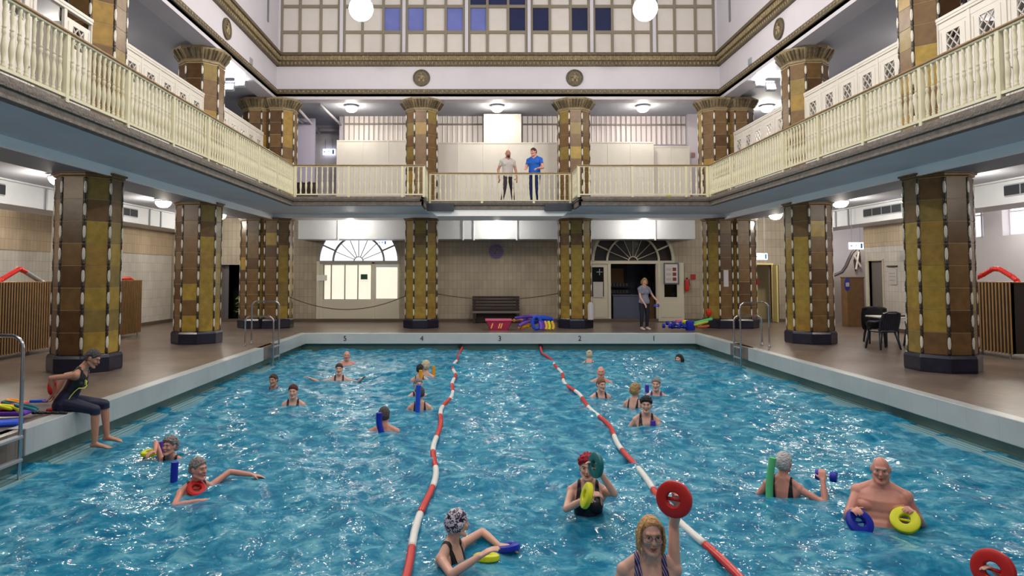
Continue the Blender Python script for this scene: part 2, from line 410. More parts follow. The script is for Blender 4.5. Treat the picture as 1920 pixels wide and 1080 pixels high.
# glazed gable wall: seven bays of three panes
wy = 23.98
wt = bpy.data.objects.new('window_5', None); COL.objects.link(wt); wt['kind'] = 'structure'
bayw = 15.34/7; x00 = U(-7.67)
rowz = [9.46, 10.32, 11.24, 12.6]
dusk = {(2,1,1):0}
dk = {(1,2):1, (2,0):1, (2,2):1, (3,0):1, (3,2):2, (4,0):2, (4,2):2, (5,0):2}
top = {(3,0):2, (3,1):2, (3,2):2}
fb, ft = MB(), MB()
for b in range(8):
    x = x00+b*bayw
    ft.box(x-.06, x+.06, wy-.12, wy+.05, 9.44, 12.6); 
    for q in (-.1, .1): fb.box(x+q-.035, x+q+.035, wy-.06, wy+.04, 9.44, 12.6)
    if b == 7: break
    for p in (1, 2): xx = x+bayw*p/3; fb.box(xx-.045, xx+.045, wy-.06, wy+.03, 9.44, 12.6)
for z in rowz[1:3]: fb.box(x00, U(7.67), wy-.055, wy+.03, z-.055, z+.055)
ft.build('post', white, wt, bevel=.01); fb.build('glazing_bar', mull, wt, bevel=.008)
for r in range(3):
    for b in range(7):
        for p in range(3):
            k = (dk if r == 1 else top if r == 2 else {}).get((b, p), 0)
            xa = x00+b*bayw+bayw*p/3
            MB().box(xa+.02, xa+bayw/3-.02, wy+.0, wy+.012, rowz[r]+.02, rowz[r+1]-.02).build('pane', [frost, nightl, nightd][k], wt)
# tall windows of the side clerestory, only their near jambs show
for i, s in enumerate((-1, 1)):
    t = MB()
    for y in (22.6, 19.9, 17.2, 14.5): t.box(U(s*7.67), U(s*7.64), y-.06, y+.06, 10.2, 12.8)
    struct(t.build('trim_%d' % (10+i), M('grey_jamb', (120,116,120), .6)))
# duct boxes of the ground floor passages
for s, nm in ((-1, 'left'), (1, 'right')):
    t = thing('air_duct', 'long white boxed air duct under the %s gallery with dark grilles' % nm, 'duct', (0,0,0), 0, 'boxed air ducts')
    d = MB(); hx = 11.58
    d.box(U(s*hx), U(s*(HW+.0 if s < 0 else HW)), 9.0, 26.8, 3.45, 4.0)
    d.box(U(s*(hx-.12)), U(s*hx), 9.0, 26.6, 3.98, 4.02)
    d.build('casing', ductm, t, bevel=.01)
    for gy in (15.0, 20.9) if s > 0 else (14.8, 21.0):
        g = MB(); g.box(U(s*(hx-.03)), U(s*hx), gy-.95, gy+1.05, 3.62, 3.9)
        gr = g.build('grille_frame', grey, t)
        p = MB()
        for k in range(4): p.box(U(s*(hx-.04)), U(s*(hx-.02)), gy-.9+k*.5, gy-.45+k*.5, 3.65, 3.87)
        p.build('grille', M('grille_dark', (34,38,46), .75), gr)
    j = MB()
    for y in (12.2, 17.4, 18.3, 19.0, 22.9, 23.7, 25): j.box(U(s*(hx-.035)), U(s*(hx+.0)), y-.03, y+.03, 3.44, 4.0)
    j.build('bracket', grey, t)
# white duct box across the end wall
t = thing('end_duct', 'white boxed duct spanning the end wall above the arches', 'duct')
MB().box(U(-7.4), U(7.4), YW-1.1, YW-.01, 3.14, 3.92).build('casing', ductm, t, bevel=.01)
p = MB()
for x in (-5.9, -3.3, -1.25, -.85, .75+.0, 2.4, 5.9): p.cyl((U(x), YW-1.14, 3.1), (U(x), YW-1.14, 3.9), .035)
p.build('pipe', ductm, t, smooth='auto')
# baseboards
struct(MB().box(xl, xr, YW-.04, YW, 0, .12).build('baseboard_end', M('dark_base', (92,78,66), .5)))
struct(MB().box(xr-.03, xr, 21.5, 22.75, 0, .12).box(xl, xl+.03, ALC, YW, 0, .12).build('baseboard_sides', M('dark_base2', (92,78,66), .5)))
# ---------------------------------------------------------------- columns
def oct_pts(r, z): return [(r*cos(pi/8+pi/4*k), r*sin(pi/8+pi/4*k), z) for k in range(8)]   # r = corner radius
def column(label, cx, cy, z0, z1, upper, grp, outward, second=None):
    t = thing('column', label, 'column', (cx, cy, z0), 0, grp)
    rnd = random.Random(int(cx*100+cy*10+z0*7))
    cents = [(0, 0)]+([second] if second else [])
    H = z1-z0; zb = 0 if upper else .33; zc = H-(.42 if upper else .10)
    a = .53; rc = a/cos(pi/8)
    base, shaft, cap = MB(), MB(), MB()
    n = max(1, round((zc-zb)/.41)); ch = (zc-zb)/n
    for ci, (ox, oy) in enumerate(cents):
        if not upper:
            base.ring_loft([[(x+ox, y+oy, z) for x, y, z in oct_pts(r, zz)] for r, zz in ((.64, 0), (.65, .05), (.65, .27), (.62, .33), (.55, .335))])
        shaft.ring_loft([[(x+ox, y+oy, z) for x, y, z in oct_pts(rc-.003, zz)] for zz in (zb, zc+.02)], m=6)
        for k in range(8):
            A, Bp = Vector(oct_pts(rc, 0)[k-1]), Vector(oct_pts(rc, 0)[k])
            d = (Bp-A); L = d.length; d.normalize(); nr = Vector((d.y, -d.x, 0)); mid = (A+Bp)/2
            if nr.dot(mid) < 0: nr = -nr
            for c in range(n):
                w = L/2-.034; za, zz = zb+c*ch+.005, zb+(c+1)*ch-.005
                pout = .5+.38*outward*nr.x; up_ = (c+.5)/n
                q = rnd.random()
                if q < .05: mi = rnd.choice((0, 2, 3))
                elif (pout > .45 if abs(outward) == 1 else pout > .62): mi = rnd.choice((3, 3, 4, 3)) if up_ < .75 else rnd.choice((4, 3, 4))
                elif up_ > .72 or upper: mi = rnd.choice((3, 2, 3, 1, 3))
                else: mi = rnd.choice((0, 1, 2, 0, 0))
                p = [mid-d*w, mid+d*w]
                qs = [Vector((ox, oy, 0))+p[0]+Vector((0,0,za)), Vector((ox, oy, 0))+p[1]+Vector((0,0,za)), Vector((ox, oy, 0))+p[1]+Vector((0,0,zz)), Vector((ox, oy, 0))+p[0]+Vector((0,0,zz))]
                cen = sum(qs, Vector())/4
                inn = [cen+(v-cen)*.985+nr*.004 for v in qs]
                if (d.cross(Vector((0,0,1)))).dot(nr) < 0: order = [3,2,1,0]
                else: order = [0,1,2,3]
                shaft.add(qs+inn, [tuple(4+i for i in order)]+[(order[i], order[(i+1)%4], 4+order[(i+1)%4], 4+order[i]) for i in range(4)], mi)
        if upper:
            cp = [(.53, zc), (.60, zc+.03), (.60, zc+.09), (.57, zc+.11), (.60, zc+.14), (.72, zc+.30), (.76, zc+.36), (.76, zc+.42)]
        else: cp = [(.56, zc), (.62, zc+.03), (.62, zc+.06), (.66, zc+.07), (.66, zc+.10)]
        cap.ring_loft([[(x+ox, y+oy, z) for x, y, z in oct_pts(r, zz)] for r, zz in cp])
        if upper:
            for k in range(40):
                th = 2*pi*k/40; kk = 1/max(cos(((th) % (pi/4))-pi/8), .9)*cos(pi/8)
                r0, r1 = .62*kk, .755*kk
                cap.capsule((ox+r0*cos(th), oy+r0*sin(th), zc+.14), (ox+r1*cos(th), oy+r1*sin(th), zc+.33), .022, .028, n=5, m=1, k=2)
    if not upper: base.build('base', navy, t, bevel=.012)
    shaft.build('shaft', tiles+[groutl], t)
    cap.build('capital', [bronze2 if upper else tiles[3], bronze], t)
    for ci, (ox, oy) in enumerate(cents):
        other = cents[1-ci] if second else None
        for k in range(8):
            x, y, _ = oct_pts(rc, 0)[k]
            if other and math.hypot(ox+x-other[0], oy+y-other[1]) < .56: continue
            g = MB(); zz = zb
            prof = []
            for c in range(n):
                zq = zb+c*ch
                prof += [(.026, zq), (.032, zq+.03), (.036, zq+.05), (.028, zq+.06), (.034, zq+.075), (.028, zq+.09), (.030, zq+ch*.5), (.028, zq+ch-.05), (.034, zq+ch-.03), (.026, zq+ch-.005)]
            g.lathe(prof, 8, c=(ox+x*.98, oy+y*.98, 0)); gs = g.build('edge_moulding', groove, t, smooth=True)
            b = MB()
            for c in range(n): b.ell((ox+x*1.0, oy+y*1.0, zb+c*ch+ch*.53), (.030, .030, ch*.33), n=8, k=8)
            b.build('beads', beadw, gs, smooth=True)
    return t
yls = [13.4, 18.7]; names = {13.4: 'nearest', 18.7: 'middle'}
for s, sd in ((-1, 'left'), (1, 'right')):
    for y in yls:
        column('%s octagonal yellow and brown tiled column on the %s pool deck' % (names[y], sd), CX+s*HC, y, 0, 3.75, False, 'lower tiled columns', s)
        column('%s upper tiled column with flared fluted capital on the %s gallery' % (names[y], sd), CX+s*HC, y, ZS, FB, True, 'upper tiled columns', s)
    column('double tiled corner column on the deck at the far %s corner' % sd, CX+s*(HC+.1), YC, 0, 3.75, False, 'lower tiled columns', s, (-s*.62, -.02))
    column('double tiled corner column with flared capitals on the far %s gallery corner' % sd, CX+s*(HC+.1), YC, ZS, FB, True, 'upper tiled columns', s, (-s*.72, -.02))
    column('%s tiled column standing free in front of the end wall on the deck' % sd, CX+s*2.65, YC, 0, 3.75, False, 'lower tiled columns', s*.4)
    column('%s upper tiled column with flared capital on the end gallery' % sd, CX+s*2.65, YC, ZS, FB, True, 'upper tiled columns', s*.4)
# ---------------------------------------------------------------- balustrades
bal = MB(); bh = .84
bal.lathe([(.026, 0), (.026, .06), (.018, .075), (.026, .09), (.018, .11), (.03, .2), (.033, .27), (.024, .36), (.016, .41), (.024, .43), (.024, .47), (.016, .49), (.026, .5), (.016, .52), (.02, .58), (.026, .66), (.018, .73), (.024, .75), (.026, .78), (.026, bh)], 8)
pst = MB().box(-.035, .035, -.035, .035, 0, .95); balu0 = None
def balustrade(label, A, Bq, step, nm_post=1.6):
    global balu0
    A, Bq = Vector(A), Vector(Bq); d = Bq-A; L = d.length; d.normalize(); a = math.atan2(d.y, d.x)
    t = thing('balustrade', label, 'balustrade', A, a, 'gallery balustrades')
    MB().box(-.03, L+.03, -.05, .05, .925, .965).build('handrail', oak, t, bevel=.012)
    MB().box(0, L, -.03, .03, .06, .1).build('bottom_rail', ivory, t); MB().box(0, L, -.03, .03, .9, .928).build('top_rail', ivory, t)
    n = int(L/step)
    lastp = -9
    for i in range(n+1):
        x = i*L/n
        if x-lastp >= nm_post-.01 or i == 0 or i == n:
            p = pst.build('post', ivory, t, loc=(x, 0, 0)) if not bpy.data.meshes.get('balpost') else bpy.data.objects.new('post', bpy.data.meshes['balpost'])
            if not bpy.data.meshes.get('balpost'): p.data.name = 'balpost'
            else: COL.objects.link(p); p.parent = t; p.location = (x, 0, 0)
            lastp = x; continue
        if balu0 is None: b = bal.build('baluster', ivory, t, smooth=True); balu0 = b.data
        else: b = bpy.data.objects.new('baluster', balu0); COL.objects.link(b); b.parent = t
        b.location = (x, 0, .08)
    return t
e = HB-.0
balustrade('long ivory turned balustrade with wooden handrail along the left gallery', (U(-e), YB, ZS), (U(-e), 7.4, ZS), .135)
balustrade('long ivory turned balustrade with wooden handrail along the right gallery', (U(e), 7.4, ZS), (U(e), YB, ZS), .135)
balustrade('ivory balustrade across the left third of the end gallery', (U(-e)+.08, YB, ZS), (U(-2.3), YB, ZS), .158)
balustrade('ivory balustrade across the right third of the end gallery', (U(2.3), YB, ZS), (U(e)-.08, YB, ZS), .158)
balustrade('set back ivory balustrade in the middle of the end gallery', (U(-2.2), YBM, ZS-.06), (U(2.2), YBM, ZS-.06), .158)
balustrade('short ivory balustrade return left of the set back middle part', (U(-2.3), YB+.1, ZS), (U(-2.3), YBM-.05, ZS), .2)
balustrade('short ivory balustrade return right of the set back middle part', (U(2.3), YB+.1, ZS), (U(2.3), YBM-.05, ZS), .2)
for s, sd in ((-1, 'left'), (1, 'right')):
    v = MB(); v.box(-.42, .42, -.09, .09, -.12, .12)
    for k in range(5): v.box(-.4, .4, -.1, -.09, -.09+k*.04, -.075+k*.04)
    o = v.build('vent_box', M('slate_box'+sd, (64,68,76), .5), loc=(U(s*1.82)+(.0 if s > 0 else -.05), YBM-.06, 3.93), bevel=.008)
    tag(o, 'dark slate grey box under the %s end of the set back balustrade' % sd, 'box', 'dark boxes below the end gallery')
# ---------------------------------------------------------------- gallery changing cubicles
def lattice(mb, w, h, t=.012, b=.014):
    for k in range(-2, 3):
        for sg in (-1, 1):
            pts = []
            # clip diagonal lines x = sg*z*(w/h) + k*w/2 to the box
            zz0, zz1 = -h/2, h/2; sl_ = sg*w/h; off = k*w/2
            lo, hi = zz0, zz1
            za, zb_ = (-w/2-off)/sl_, (w/2-off)/sl_
            lo, hi = max(lo, min(za, zb_)), min(hi, max(za, zb_))
            if hi-lo < .03: continue
            zm = (lo+hi)/2; ln = math.hypot(hi-lo, (hi-lo)*sl_)/2
            mb.obox((0, off+sl_*zm, zm), (t, b/2, ln), rx=-math.atan(sl_))
def cubicles(s, sd, nm, y0, y1, open_=False):
    X = U(s*7.97)
    t = thing('changing_cubicles', '%s row of ivory panelled changing cubicles behind the %s balustrade' % (nm, sd), 'cubicle', (X, y0, ZS), 0, 'changing cubicle rows on the galleries')
    L = y1-y0; top = 2.46; f = MB(); inw = -s
    f.box(-.04, .04, 0, L, top-.08, top); f.box(-.05, .05, 0, L, top-.03, top+.03)
    nd = max(1, round(L/.87)); dw = L/nd
    for k in range(nd+1): f.box(-.03, .03, k*dw-.04 if k else 0, k*dw+.04 if k < nd else L, 0, top-.05)
    if not open_: f.box(-.02, .02, 0, L, top-.2, top-.08)
    f.build('frame', warmwhite, t, bevel=.006)
    g = MB()
    for k in range(nd+1): g.box(s*.05, s*1.1, k*dw-.015 if k else 0, k*dw+.015, 0, top-.3)
    g.build('partition', warmwhite, t); MB().box(s*1.1, s*1.14, 0, L, 0, top-.5).build('back_panel', M('cubicle_back', (120,116,108), .7), t)
    for k in range(nd):
        if open_ and k % 2 == 1: continue
        dr = MB(); ya, yb = k*dw+.045, (k+1)*dw-.045
        zt = top-.2; lw, lh = .36, .40; ym = (ya+yb)/2; zl = zt-.10-lh/2
        dr.box(-.015, .015, ya, ym-lw/2, .08, zt); dr.box(-.015, .015, ym+lw/2, yb, .08, zt)
        dr.box(-.015, .015, ym-lw/2, ym+lw/2, .08, zl-lh/2); dr.box(-.015, .015, ym-lw/2, ym+lw/2, zl+lh/2, zt)
        for j in range(1, 6): yy = ya+(yb-ya)*j/6; dr.box(-.02, .02, yy-.006, yy+.006, .2, zl-lh/2-.05)
        for q in (ya+.06, yb-.06): dr.box(inw*.012, inw*.024, q-.01, q+.01, .15, zt-.06)
        d = dr.build('door', warmwhite, t)
        lt = MB(); lattice(lt, lw, lh); lt.build('lattice', warmwhite, d, loc=(0, ym, zl))
        kb = MB().ell((inw*.035, yb-.08, 1.05), (.02, .02, .02), n=8, k=6).build('knob', steel, d, smooth=True)
for s, sd in ((-1, 'left'), (1, 'right')):
    cubicles(s, sd, 'nearest', 8.65, 12.84, open_=(s < 0)); cubicles(s, sd, 'middle', 13.96, 18.14); cubicles(s, sd, 'farthest', 19.26, 23.2)
# ---------------------------------------------------------------- lamps
def dome_lamp(label, loc, grp, W):
    t = thing('dome_lamp', label, 'lamp', loc, 0, grp)
    MB().lathe([(.05, .04), (.23, .04), (.24, 0), (.235, -.03), (.22, -.035), (.05, -.02)], 20).build('ring', steel, t, smooth='auto')
    MB().lathe([(.22, -.03), (.215, -.08), (.18, -.14), (.12, -.185), (.05, -.2), (.004, -.205)], 20).build('glass_bowl', lampm, t, smooth=True)
    l = bpy.data.lights.new('bulb', 'POINT'); l.energy = W; l.shadow_soft_size = .09; l.color = (1, .93, .8)
    o = bpy.data.objects.new('bulb', l); COL.objects.link(o); o.parent = t; o.location = (0, 0, -.36)
for k, nm in ((-1, 'left'), (0, 'middle'), (1, 'right')):
    dome_lamp('%s glowing dome lamp above the end wall of the ground floor' % nm, (CX+5.3*k, 24.95, 3.97), 'dome lamps under the gallery', DOME_W*.4)
    dome_lamp('%s glowing dome lamp on the ceiling of the end gallery' % nm, (CX+5.3*k, 24.95, ZG-.05), 'dome lamps on the gallery ceiling', DOME_W*.5)
for s, sd in ((-1, 'left'), (1, 'right')):
    for y, nm in ((9.8, 'nearest'), (15.1, 'second'), (20.1, 'third'), (24.5, 'farthest')):
        dome_lamp('%s dome lamp over the %s deck passage, on the low ceiling' % (nm, sd), (CX+s*9.85, y, 3.97), 'dome lamps under the gallery', DOME_W*1.1)
dome_lamp('dome lamp on the gallery ceiling behind the far right corner column', (at(1437, 212, 25).x, 24.95, ZG-.05), 'dome lamps on the gallery ceiling', DOME_W)
# lamps of the upper side galleries nearer the camera, above the frame's reach but part of the row
for s, sd in ((-1, 'left'), (1, 'right')):
    dome_lamp('dome lamp on the %s gallery ceiling behind the cubicles' % sd, (CX+s*11.2, 17, ZG-.05), 'dome lamps on the gallery ceiling', DOME_W)
globem = M('globe_glass', (255,246,232), .4, emit=14)
for s, sd in ((-1, 'left'), (1, 'right')):  # extra ceiling lamps, added on both sides to brighten the alcove walls
    for y, nm in ((18.6, 'farther'), (14.0, 'nearer')):
        dome_lamp('%s outer dome lamp added to brighten the %s alcove' % (nm, sd), (CX+s*13.5, y, 3.97), 'dome lamps under the gallery', DOME_W*.8)
dome_lamp('bright dome lamp on the ceiling above the stairs at the right', (at(1597, 430, 25.0).x, 25.0, 3.97), 'dome lamps under the gallery', DOME_W*.8)
def globe(label, loc):
    t = thing('globe_lamp', label, 'lamp', loc, 0, 'large globe lamps')
    MB().ell((0, 0, 0), (.33, .33, .33), n=32, k=24).build('glass_globe', globem, t, smooth=True)
    MB().cyl((0, 0, .31), (0, 0, 3.6), .015).lathe([(.1, .3), (.1, .36), (.02, .4)], 12).build('rod', bronze, t)
    l = bpy.data.lights.new('bulb', 'POINT'); l.energy = 200; l.shadow_soft_size = .12; l.color = (1, .95, .86)
    o = bpy.data.objects.new('bulb', l); COL.objects.link(o); o.parent = t; o.location = (0, 0, -.46)
globe('left large glowing white globe lamp hanging above the pool', (CX-3.9, 18.7, 9.11))
globe('right large glowing white globe lamp hanging above the pool', (CX+3.9, 18.7, 9.11))
for i, s in enumerate((-1, 1)):
    for y, nm in ((13.4, 'second'), (8.1, 'third'), (2.8, 'fourth')):
        globe('%s large globe lamp of the %s row, hanging above the frame' % (nm, ('left', 'right')[i]), (CX+s*3.9, y, 9.11))
def flood(label, s, X, Y):
    t = thing('floodlight', label, 'floodlight', (X, Y, 7.72), 0, 'twin floodlights under the frieze')
    MB().box(-.3, .3, -.02, .02, .1, .15).cyl((0, 0, .12), (0, 0, .26), .02).build('bracket', grey, t)
    for q, dz in ((-.17, .06*s), (.17, -.06*s)):
        h = MB(); h.obox((q, 0, dz), (.15, .06, .12), rx=R(-25)); hd = h.build('head', grey, t, bevel=.01)
        f = MB(); T = Matrix.Translation((q, 0, dz)) @ Matrix.Rotation(R(-25), 4, 'X')
        for qq in (-.07, .07): f.add([T @ Vector((qq+a, -.068, b)) for a, b in ((-.06,-.1),(.06,-.1),(.06,.1),(-.06,.1))]+[T @ Vector((qq+a, -.062, b)) for a, b in ((-.06,-.1),(.06,-.1),(.06,.1),(-.06,.1))], [(0,1,2,3),(7,6,5,4),(0,4,5,1),(1,5,6,2),(2,6,7,3),(3,7,4,0)])
        f.build('light_panel', M('floodlight_face'+str(s)+str(q), (250,250,255), .4, emit=60), hd)
    l = bpy.data.lights.new('flood', 'SPOT'); l.energy = FLOOD_W; l.spot_size = R(120); l.spot_blend = .6; l.shadow_soft_size = .07; l.color = (.95, .97, 1)
    o = bpy.data.objects.new('flood', l); COL.objects.link(o); o.parent = t; o.location = (0, -.16, -.1)
    o.rotation_euler = Vector((-s*.5, -.75, -.8)).to_track_quat('-Z', 'Y').to_euler()
flood('bright twin floodlight under the frieze at the far left', -1, at(441, 145, 21.4).x, 21.4)
flood('bright twin floodlight under the frieze at the far right', 1, at(1434, 147, 21.4).x, 21.4)
# ---------------------------------------------------------------- signs
def text(name, body, size, mat, parent, loc, rot=(pi/2, 0, 0), ext=.004, align='CENTER'):
    c = bpy.data.curves.new(name, 'FONT'); c.body = body; c.size = size; c.extrude = ext; c.align_x = align; c.align_y = 'CENTER'
    tmp = bpy.data.objects.new(name, c); COL.objects.link(tmp)
    bpy.context.view_layer.update(); dg = bpy.context.evaluated_depsgraph_get()
    me = bpy.data.meshes.new_from_object(tmp.evaluated_get(dg)); bpy.data.objects.remove(tmp)
    o = bpy.data.objects.new(name, me); COL.objects.link(o); me.materials.clear(); me.materials.append(mat)
    o.parent = parent; o.location = loc; o.rotation_euler = rot; return o
numm = M('number_black', (22,24,28), .4)
for k, (n, px) in enumerate(((5, 647), (4, 791), (3, 937), (2, 1087), (1, 1226))):
    p = at(px, 635, YE)
    o = text('lane_number', str(n), .22, numm, None, (p.x, YE-.004, -.15)); tag(o, 'black lane number %d painted on the far pool coping' % n, 'number', 'lane numbers')
signw = M('sign_light', (228,234,255), .4, emit=1.6); signg = M('sign_green', (20,110,80), .5); signb = M('sign_pictogram_blue', (60,110,170), .5)
def run_fig(mb, y, s=1, flip=1):
    for pts in (((-.1,0,.0),(.0,0,.06)), ((.0,0,.06),(.04,0,-.02)), ((.04,0,-.02),(.1,0,-.05)), ((0,0,.06),(-.06,0,.09)), ((.0,0,.05),(.06,0,.04)), ((.02,0,-.0),(-.05,0,-.07))):
        mb.capsule(*[(flip*p[0]*s, y, p[2]*s) for p in pts], .012*s, n=6, k=2)
    mb.ell((flip*.02*s, y, .1*s), (.02*s, .012, .02*s), n=8, k=6)
def exit_sign(label, loc, w, h, face, pic, rz=0, hang=0):
    t = thing('exit_sign', label, 'sign', loc, rz, 'emergency exit signs')
    MB().box(-w/2, w/2, -.03, .03, -h/2, h/2).build('panel', face, t, bevel=.005)
    if pic:
        f = MB(); run_fig(f, -.034, h*2.6, -1); f.build('pictogram', pic, t)
        MB().box(w*.28, w*.42, -.037, -.03, -h*.36, h*.36).build('door_symbol', pic, t); MB().box(-w*.44, -w*.3, -.037, -.03, -h*.08, h*.08).build('arrow', pic, t)
    if hang: MB().cyl((-w*.3, 0, h/2), (-w*.3, 0, h/2+hang), .008).cyl((w*.3, 0, h/2), (w*.3, 0, h/2+hang), .008).build('hanger', grey, t)
p = at(617, 285, 28.2); exit_sign('glowing white exit sign in the far left corner of the upper gallery', p, .5, .25, signw, signb, hang=.4)
p = at(1212, 277, 26.1); exit_sign('green and white exit sign on the right white cabin of the end gallery', p, .46, .24, M('sign_white_board', (226,234,226), .5), signg)
p = at(1427, 481, 25.8); exit_sign('glowing exit sign behind the far right corner column', p, .46, .24, signw, signb, hang=3.98-p.z)
p = at(1605, 461, 22.6); exit_sign('glowing exit sign with blue pictogram beside the stairs on the right', p, .46, .22, signw, signb, hang=4.0-p.z)
# ---------------------------------------------------------------- end gallery cabins behind the balustrade
YG = 25.6
def gx(px, D=YG): return at(px, 300, D).x
def gz(py, D=YG): return at(900, py, D).z
def cabin(label, x0, x1, zt, y=YG, extra=None, bars=None):
    t = thing('cabin_wall', label, 'cabin', ((x0+x1)/2, y, ZS), 0, 'white cabins on the end gallery')
    w = (x1-x0)/2; f = MB().box(-w, w, 0, .05, 0, zt-ZS); f.box(-w, w, -.015, .06, zt-ZS-.05, zt-ZS)
    n = max(2, round(w*2/.9))
    for k in range(n+1): xx = -w+2*w*k/n; f.box(xx-.02, xx+.02, -.012, 0, 0, zt-ZS)
    f.build('panel', warmwhite, t, bevel=.004)
    if extra: extra(t)
    return t
lx0, lx1 = gx(632), gx(763)
cabin('low white cabin wall left of the left upper end column', lx0, gx(775), gz(263))
cabin('wide white cabin wall in the middle of the end gallery', gx(812), gx(1048), gz(267))
cabin('white cabin wall right of the right upper end column carrying an exit sign', gx(1098), gx(1225), gz(266))
cabin('lower beige cabin wall at the right end of the gallery', gx(1225.5), gx(1296), gz(272), y=YG+.25)
cabin('tall narrow white cupboard rising in the middle of the end gallery', gx(908), gx(977), gz(212), y=YG+.15)
def slat_window(n, x0, x1, z0, z1, y, warm):
    t = bpy.data.objects.new('window_%d' % n, None); COL.objects.link(t); t['kind'] = 'structure'; t.location = (0, y, 0)
    MB().box(x0, x1, .08, .1, z0, z1).build('pane', M('gallery_pane%d' % n, warm, .4, emit=.22), t)
    f = MB(); n_ = max(3, int((x1-x0)/.185))
    for k in range(n_+1): xx = x0+(x1-x0)*k/n_; f.box(xx-.013, xx+.013, -.02, .02, z0, z1)
    f.box(x0-.05, x1+.05, -.04, .04, z1, z1+.1); f.box(x0, x1, .0, .05, z0+(z1-z0)*.6, z0+(z1-z0)*.6+.06); f.build('slat', M('slat_grey%d' % n, (150,140,130), .5), t)
slat_window(6, gx(645, 26.6), gx(764, 26.6), gz(266, 26.6), gz(212, 26.6), 26.6, (220,210,204))
slat_window(7, gx(820, 26.6), gx(905, 26.6), gz(268, 26.6), gz(212, 26.6), 26.6, (224,214,206))
slat_window(8, gx(980, 26.6), gx(1045, 26.6), gz(268, 26.6), gz(212, 26.6), 26.6, (228,218,210))
slat_window(9, gx(1100, 26.6), gx(1287, 26.6), gz(270, 26.6), gz(212, 26.6), 26.6, (216,204,204))
struct(MB().box(gx(1290, 26.3), gx(1326, 26.3), 26.3, 26.5, ZS, ZG).box(gx(636, 26.75), gx(1292, 26.75), 26.72, 26.8, ZS, ZG).build('wall_gallery_end', M('lilac_plaster', (198,190,200), .6)))
# pipes in the far left corner of the upper gallery
t = MB(); 
for a, b in (((600, 196), (650, 245)), ((560, 205), (600, 250))): t.tube([at(*a, 24.6), at(*b, 27.4)], .05)
t.tube([at(595, 243, 27.8), at(640, 243, 27.8)], .07); t.tube([at(548, 215, 25), at(590, 246, 27.8)], .06)
tag(t.build('ceiling_pipes', white, smooth=True), 'white ceiling pipes in the far left corner of the upper gallery', 'pipe')
t = MB().box(gx(541, 26.2), gx(590, 26.2), 26.2, 26.3, ZS, gz(222, 26.2))
struct(t.build('wall_gallery_corner', M('lilac_plaster2', (190,184,206), .6)))
d = MB().box(-.42, .42, -.03, .0, 0, 1.02); 
for k in range(4): d.box(-.42+.28*k-.02, -.38+.28*k, -.05, 0, 0, 1.05)
tag(d.build('wooden_crate_rack', darkwood, loc=(gx(573, 24.9), 24.9, ZS)), 'dark wooden rack behind the balustrade at the far left corner', 'rack')
t = thing('fire_extinguisher', 'red fire extinguisher behind the balustrade at the far right', 'fire extinguisher', (gx(1295, 26), 26.15, ZS+.35), 0, 'fire extinguishers')
def extinguisher(t):
    MB().lathe([(.02, 0), (.07, .01), (.075, .04), (.075, .38), (.05, .44), (.02, .47)], 14).build('tank', M('extinguisher_red', (190,24,20), .3), t, smooth='auto')
    MB().box(-.03, .03, -.02, .02, .46, .52).tube([(.0, 0, .48), (.08, -.03, .44), (.1, -.03, .2)], .01).build('valve', black, t)
extinguisher(t)
s_ = MB().box(-.1, .1, 0, .02, -.12, .12).build('notice', M('yellow_notice', (200,190,60), .5), loc=(gx(1253, 25.6), 25.6, ZS+.55)); tag(s_, 'small yellow notice hanging behind the right end balustrade', 'notice')
s_ = MB().box(-.07, .07, 0, .02, -.09, .09).build('notice', M('red_grey_notice', (150,110,110), .5), loc=(gx(1300, 26.28), 26.27, gz(291, 26.3))); tag(s_, 'small reddish notice on the lilac wall at the far right of the gallery', 'notice')
# ---------------------------------------------------------------- arches of the end wall
frm = M('arch_frame', (206,200,182), .5); frmd = M('arch_bar_grey', (150,148,140), .5)
def fan(t, cx, r, ri, zs, y, pane, bars, spokes=8, outer=(.42, 1.05, 2.1, 2.72)):
    Tm = xz(y)
    MB().prism(arch_poly(0, r, zs), -.01, .01, T=xz(.1)).build('fan_pane', pane, t)
    f = MB()
    def arc(rr, w, d0=-.04, d1=.06):
        n = 28
        for i in range(n):
            a, b = pi*i/n, pi*(i+1)/n
            f.prism([(rr*cos(a), zs+rr*sin(a)), ((rr+w)*cos(a), zs+(rr+w)*sin(a)), ((rr+w)*cos(b), zs+(rr+w)*sin(b)), (rr*cos(b), zs+rr*sin(b))], d0, d1, T=xz(0))
    arc(r-.09, .1); arc(ri, .07); arc(.16, .03)
    for k in range(1, spokes):
        a = pi*k/spokes; c_ = Vector(((.18+ri)/2*cos(a), .02, zs+(.18+ri)/2*sin(a))); f.obox(c_, ((ri-.16)/2, .02, .012), ry=-a)
    for a in outer:
        c_ = Vector(((ri+r)/2*cos(a), .02, zs+(ri+r)/2*sin(a))); f.obox(c_, ((r-ri)/2, .03, .03), ry=-a)
    f.box(-r, r, -.04, .06, zs-.1, zs+.02)
    f.build('fan_bars', bars, t)
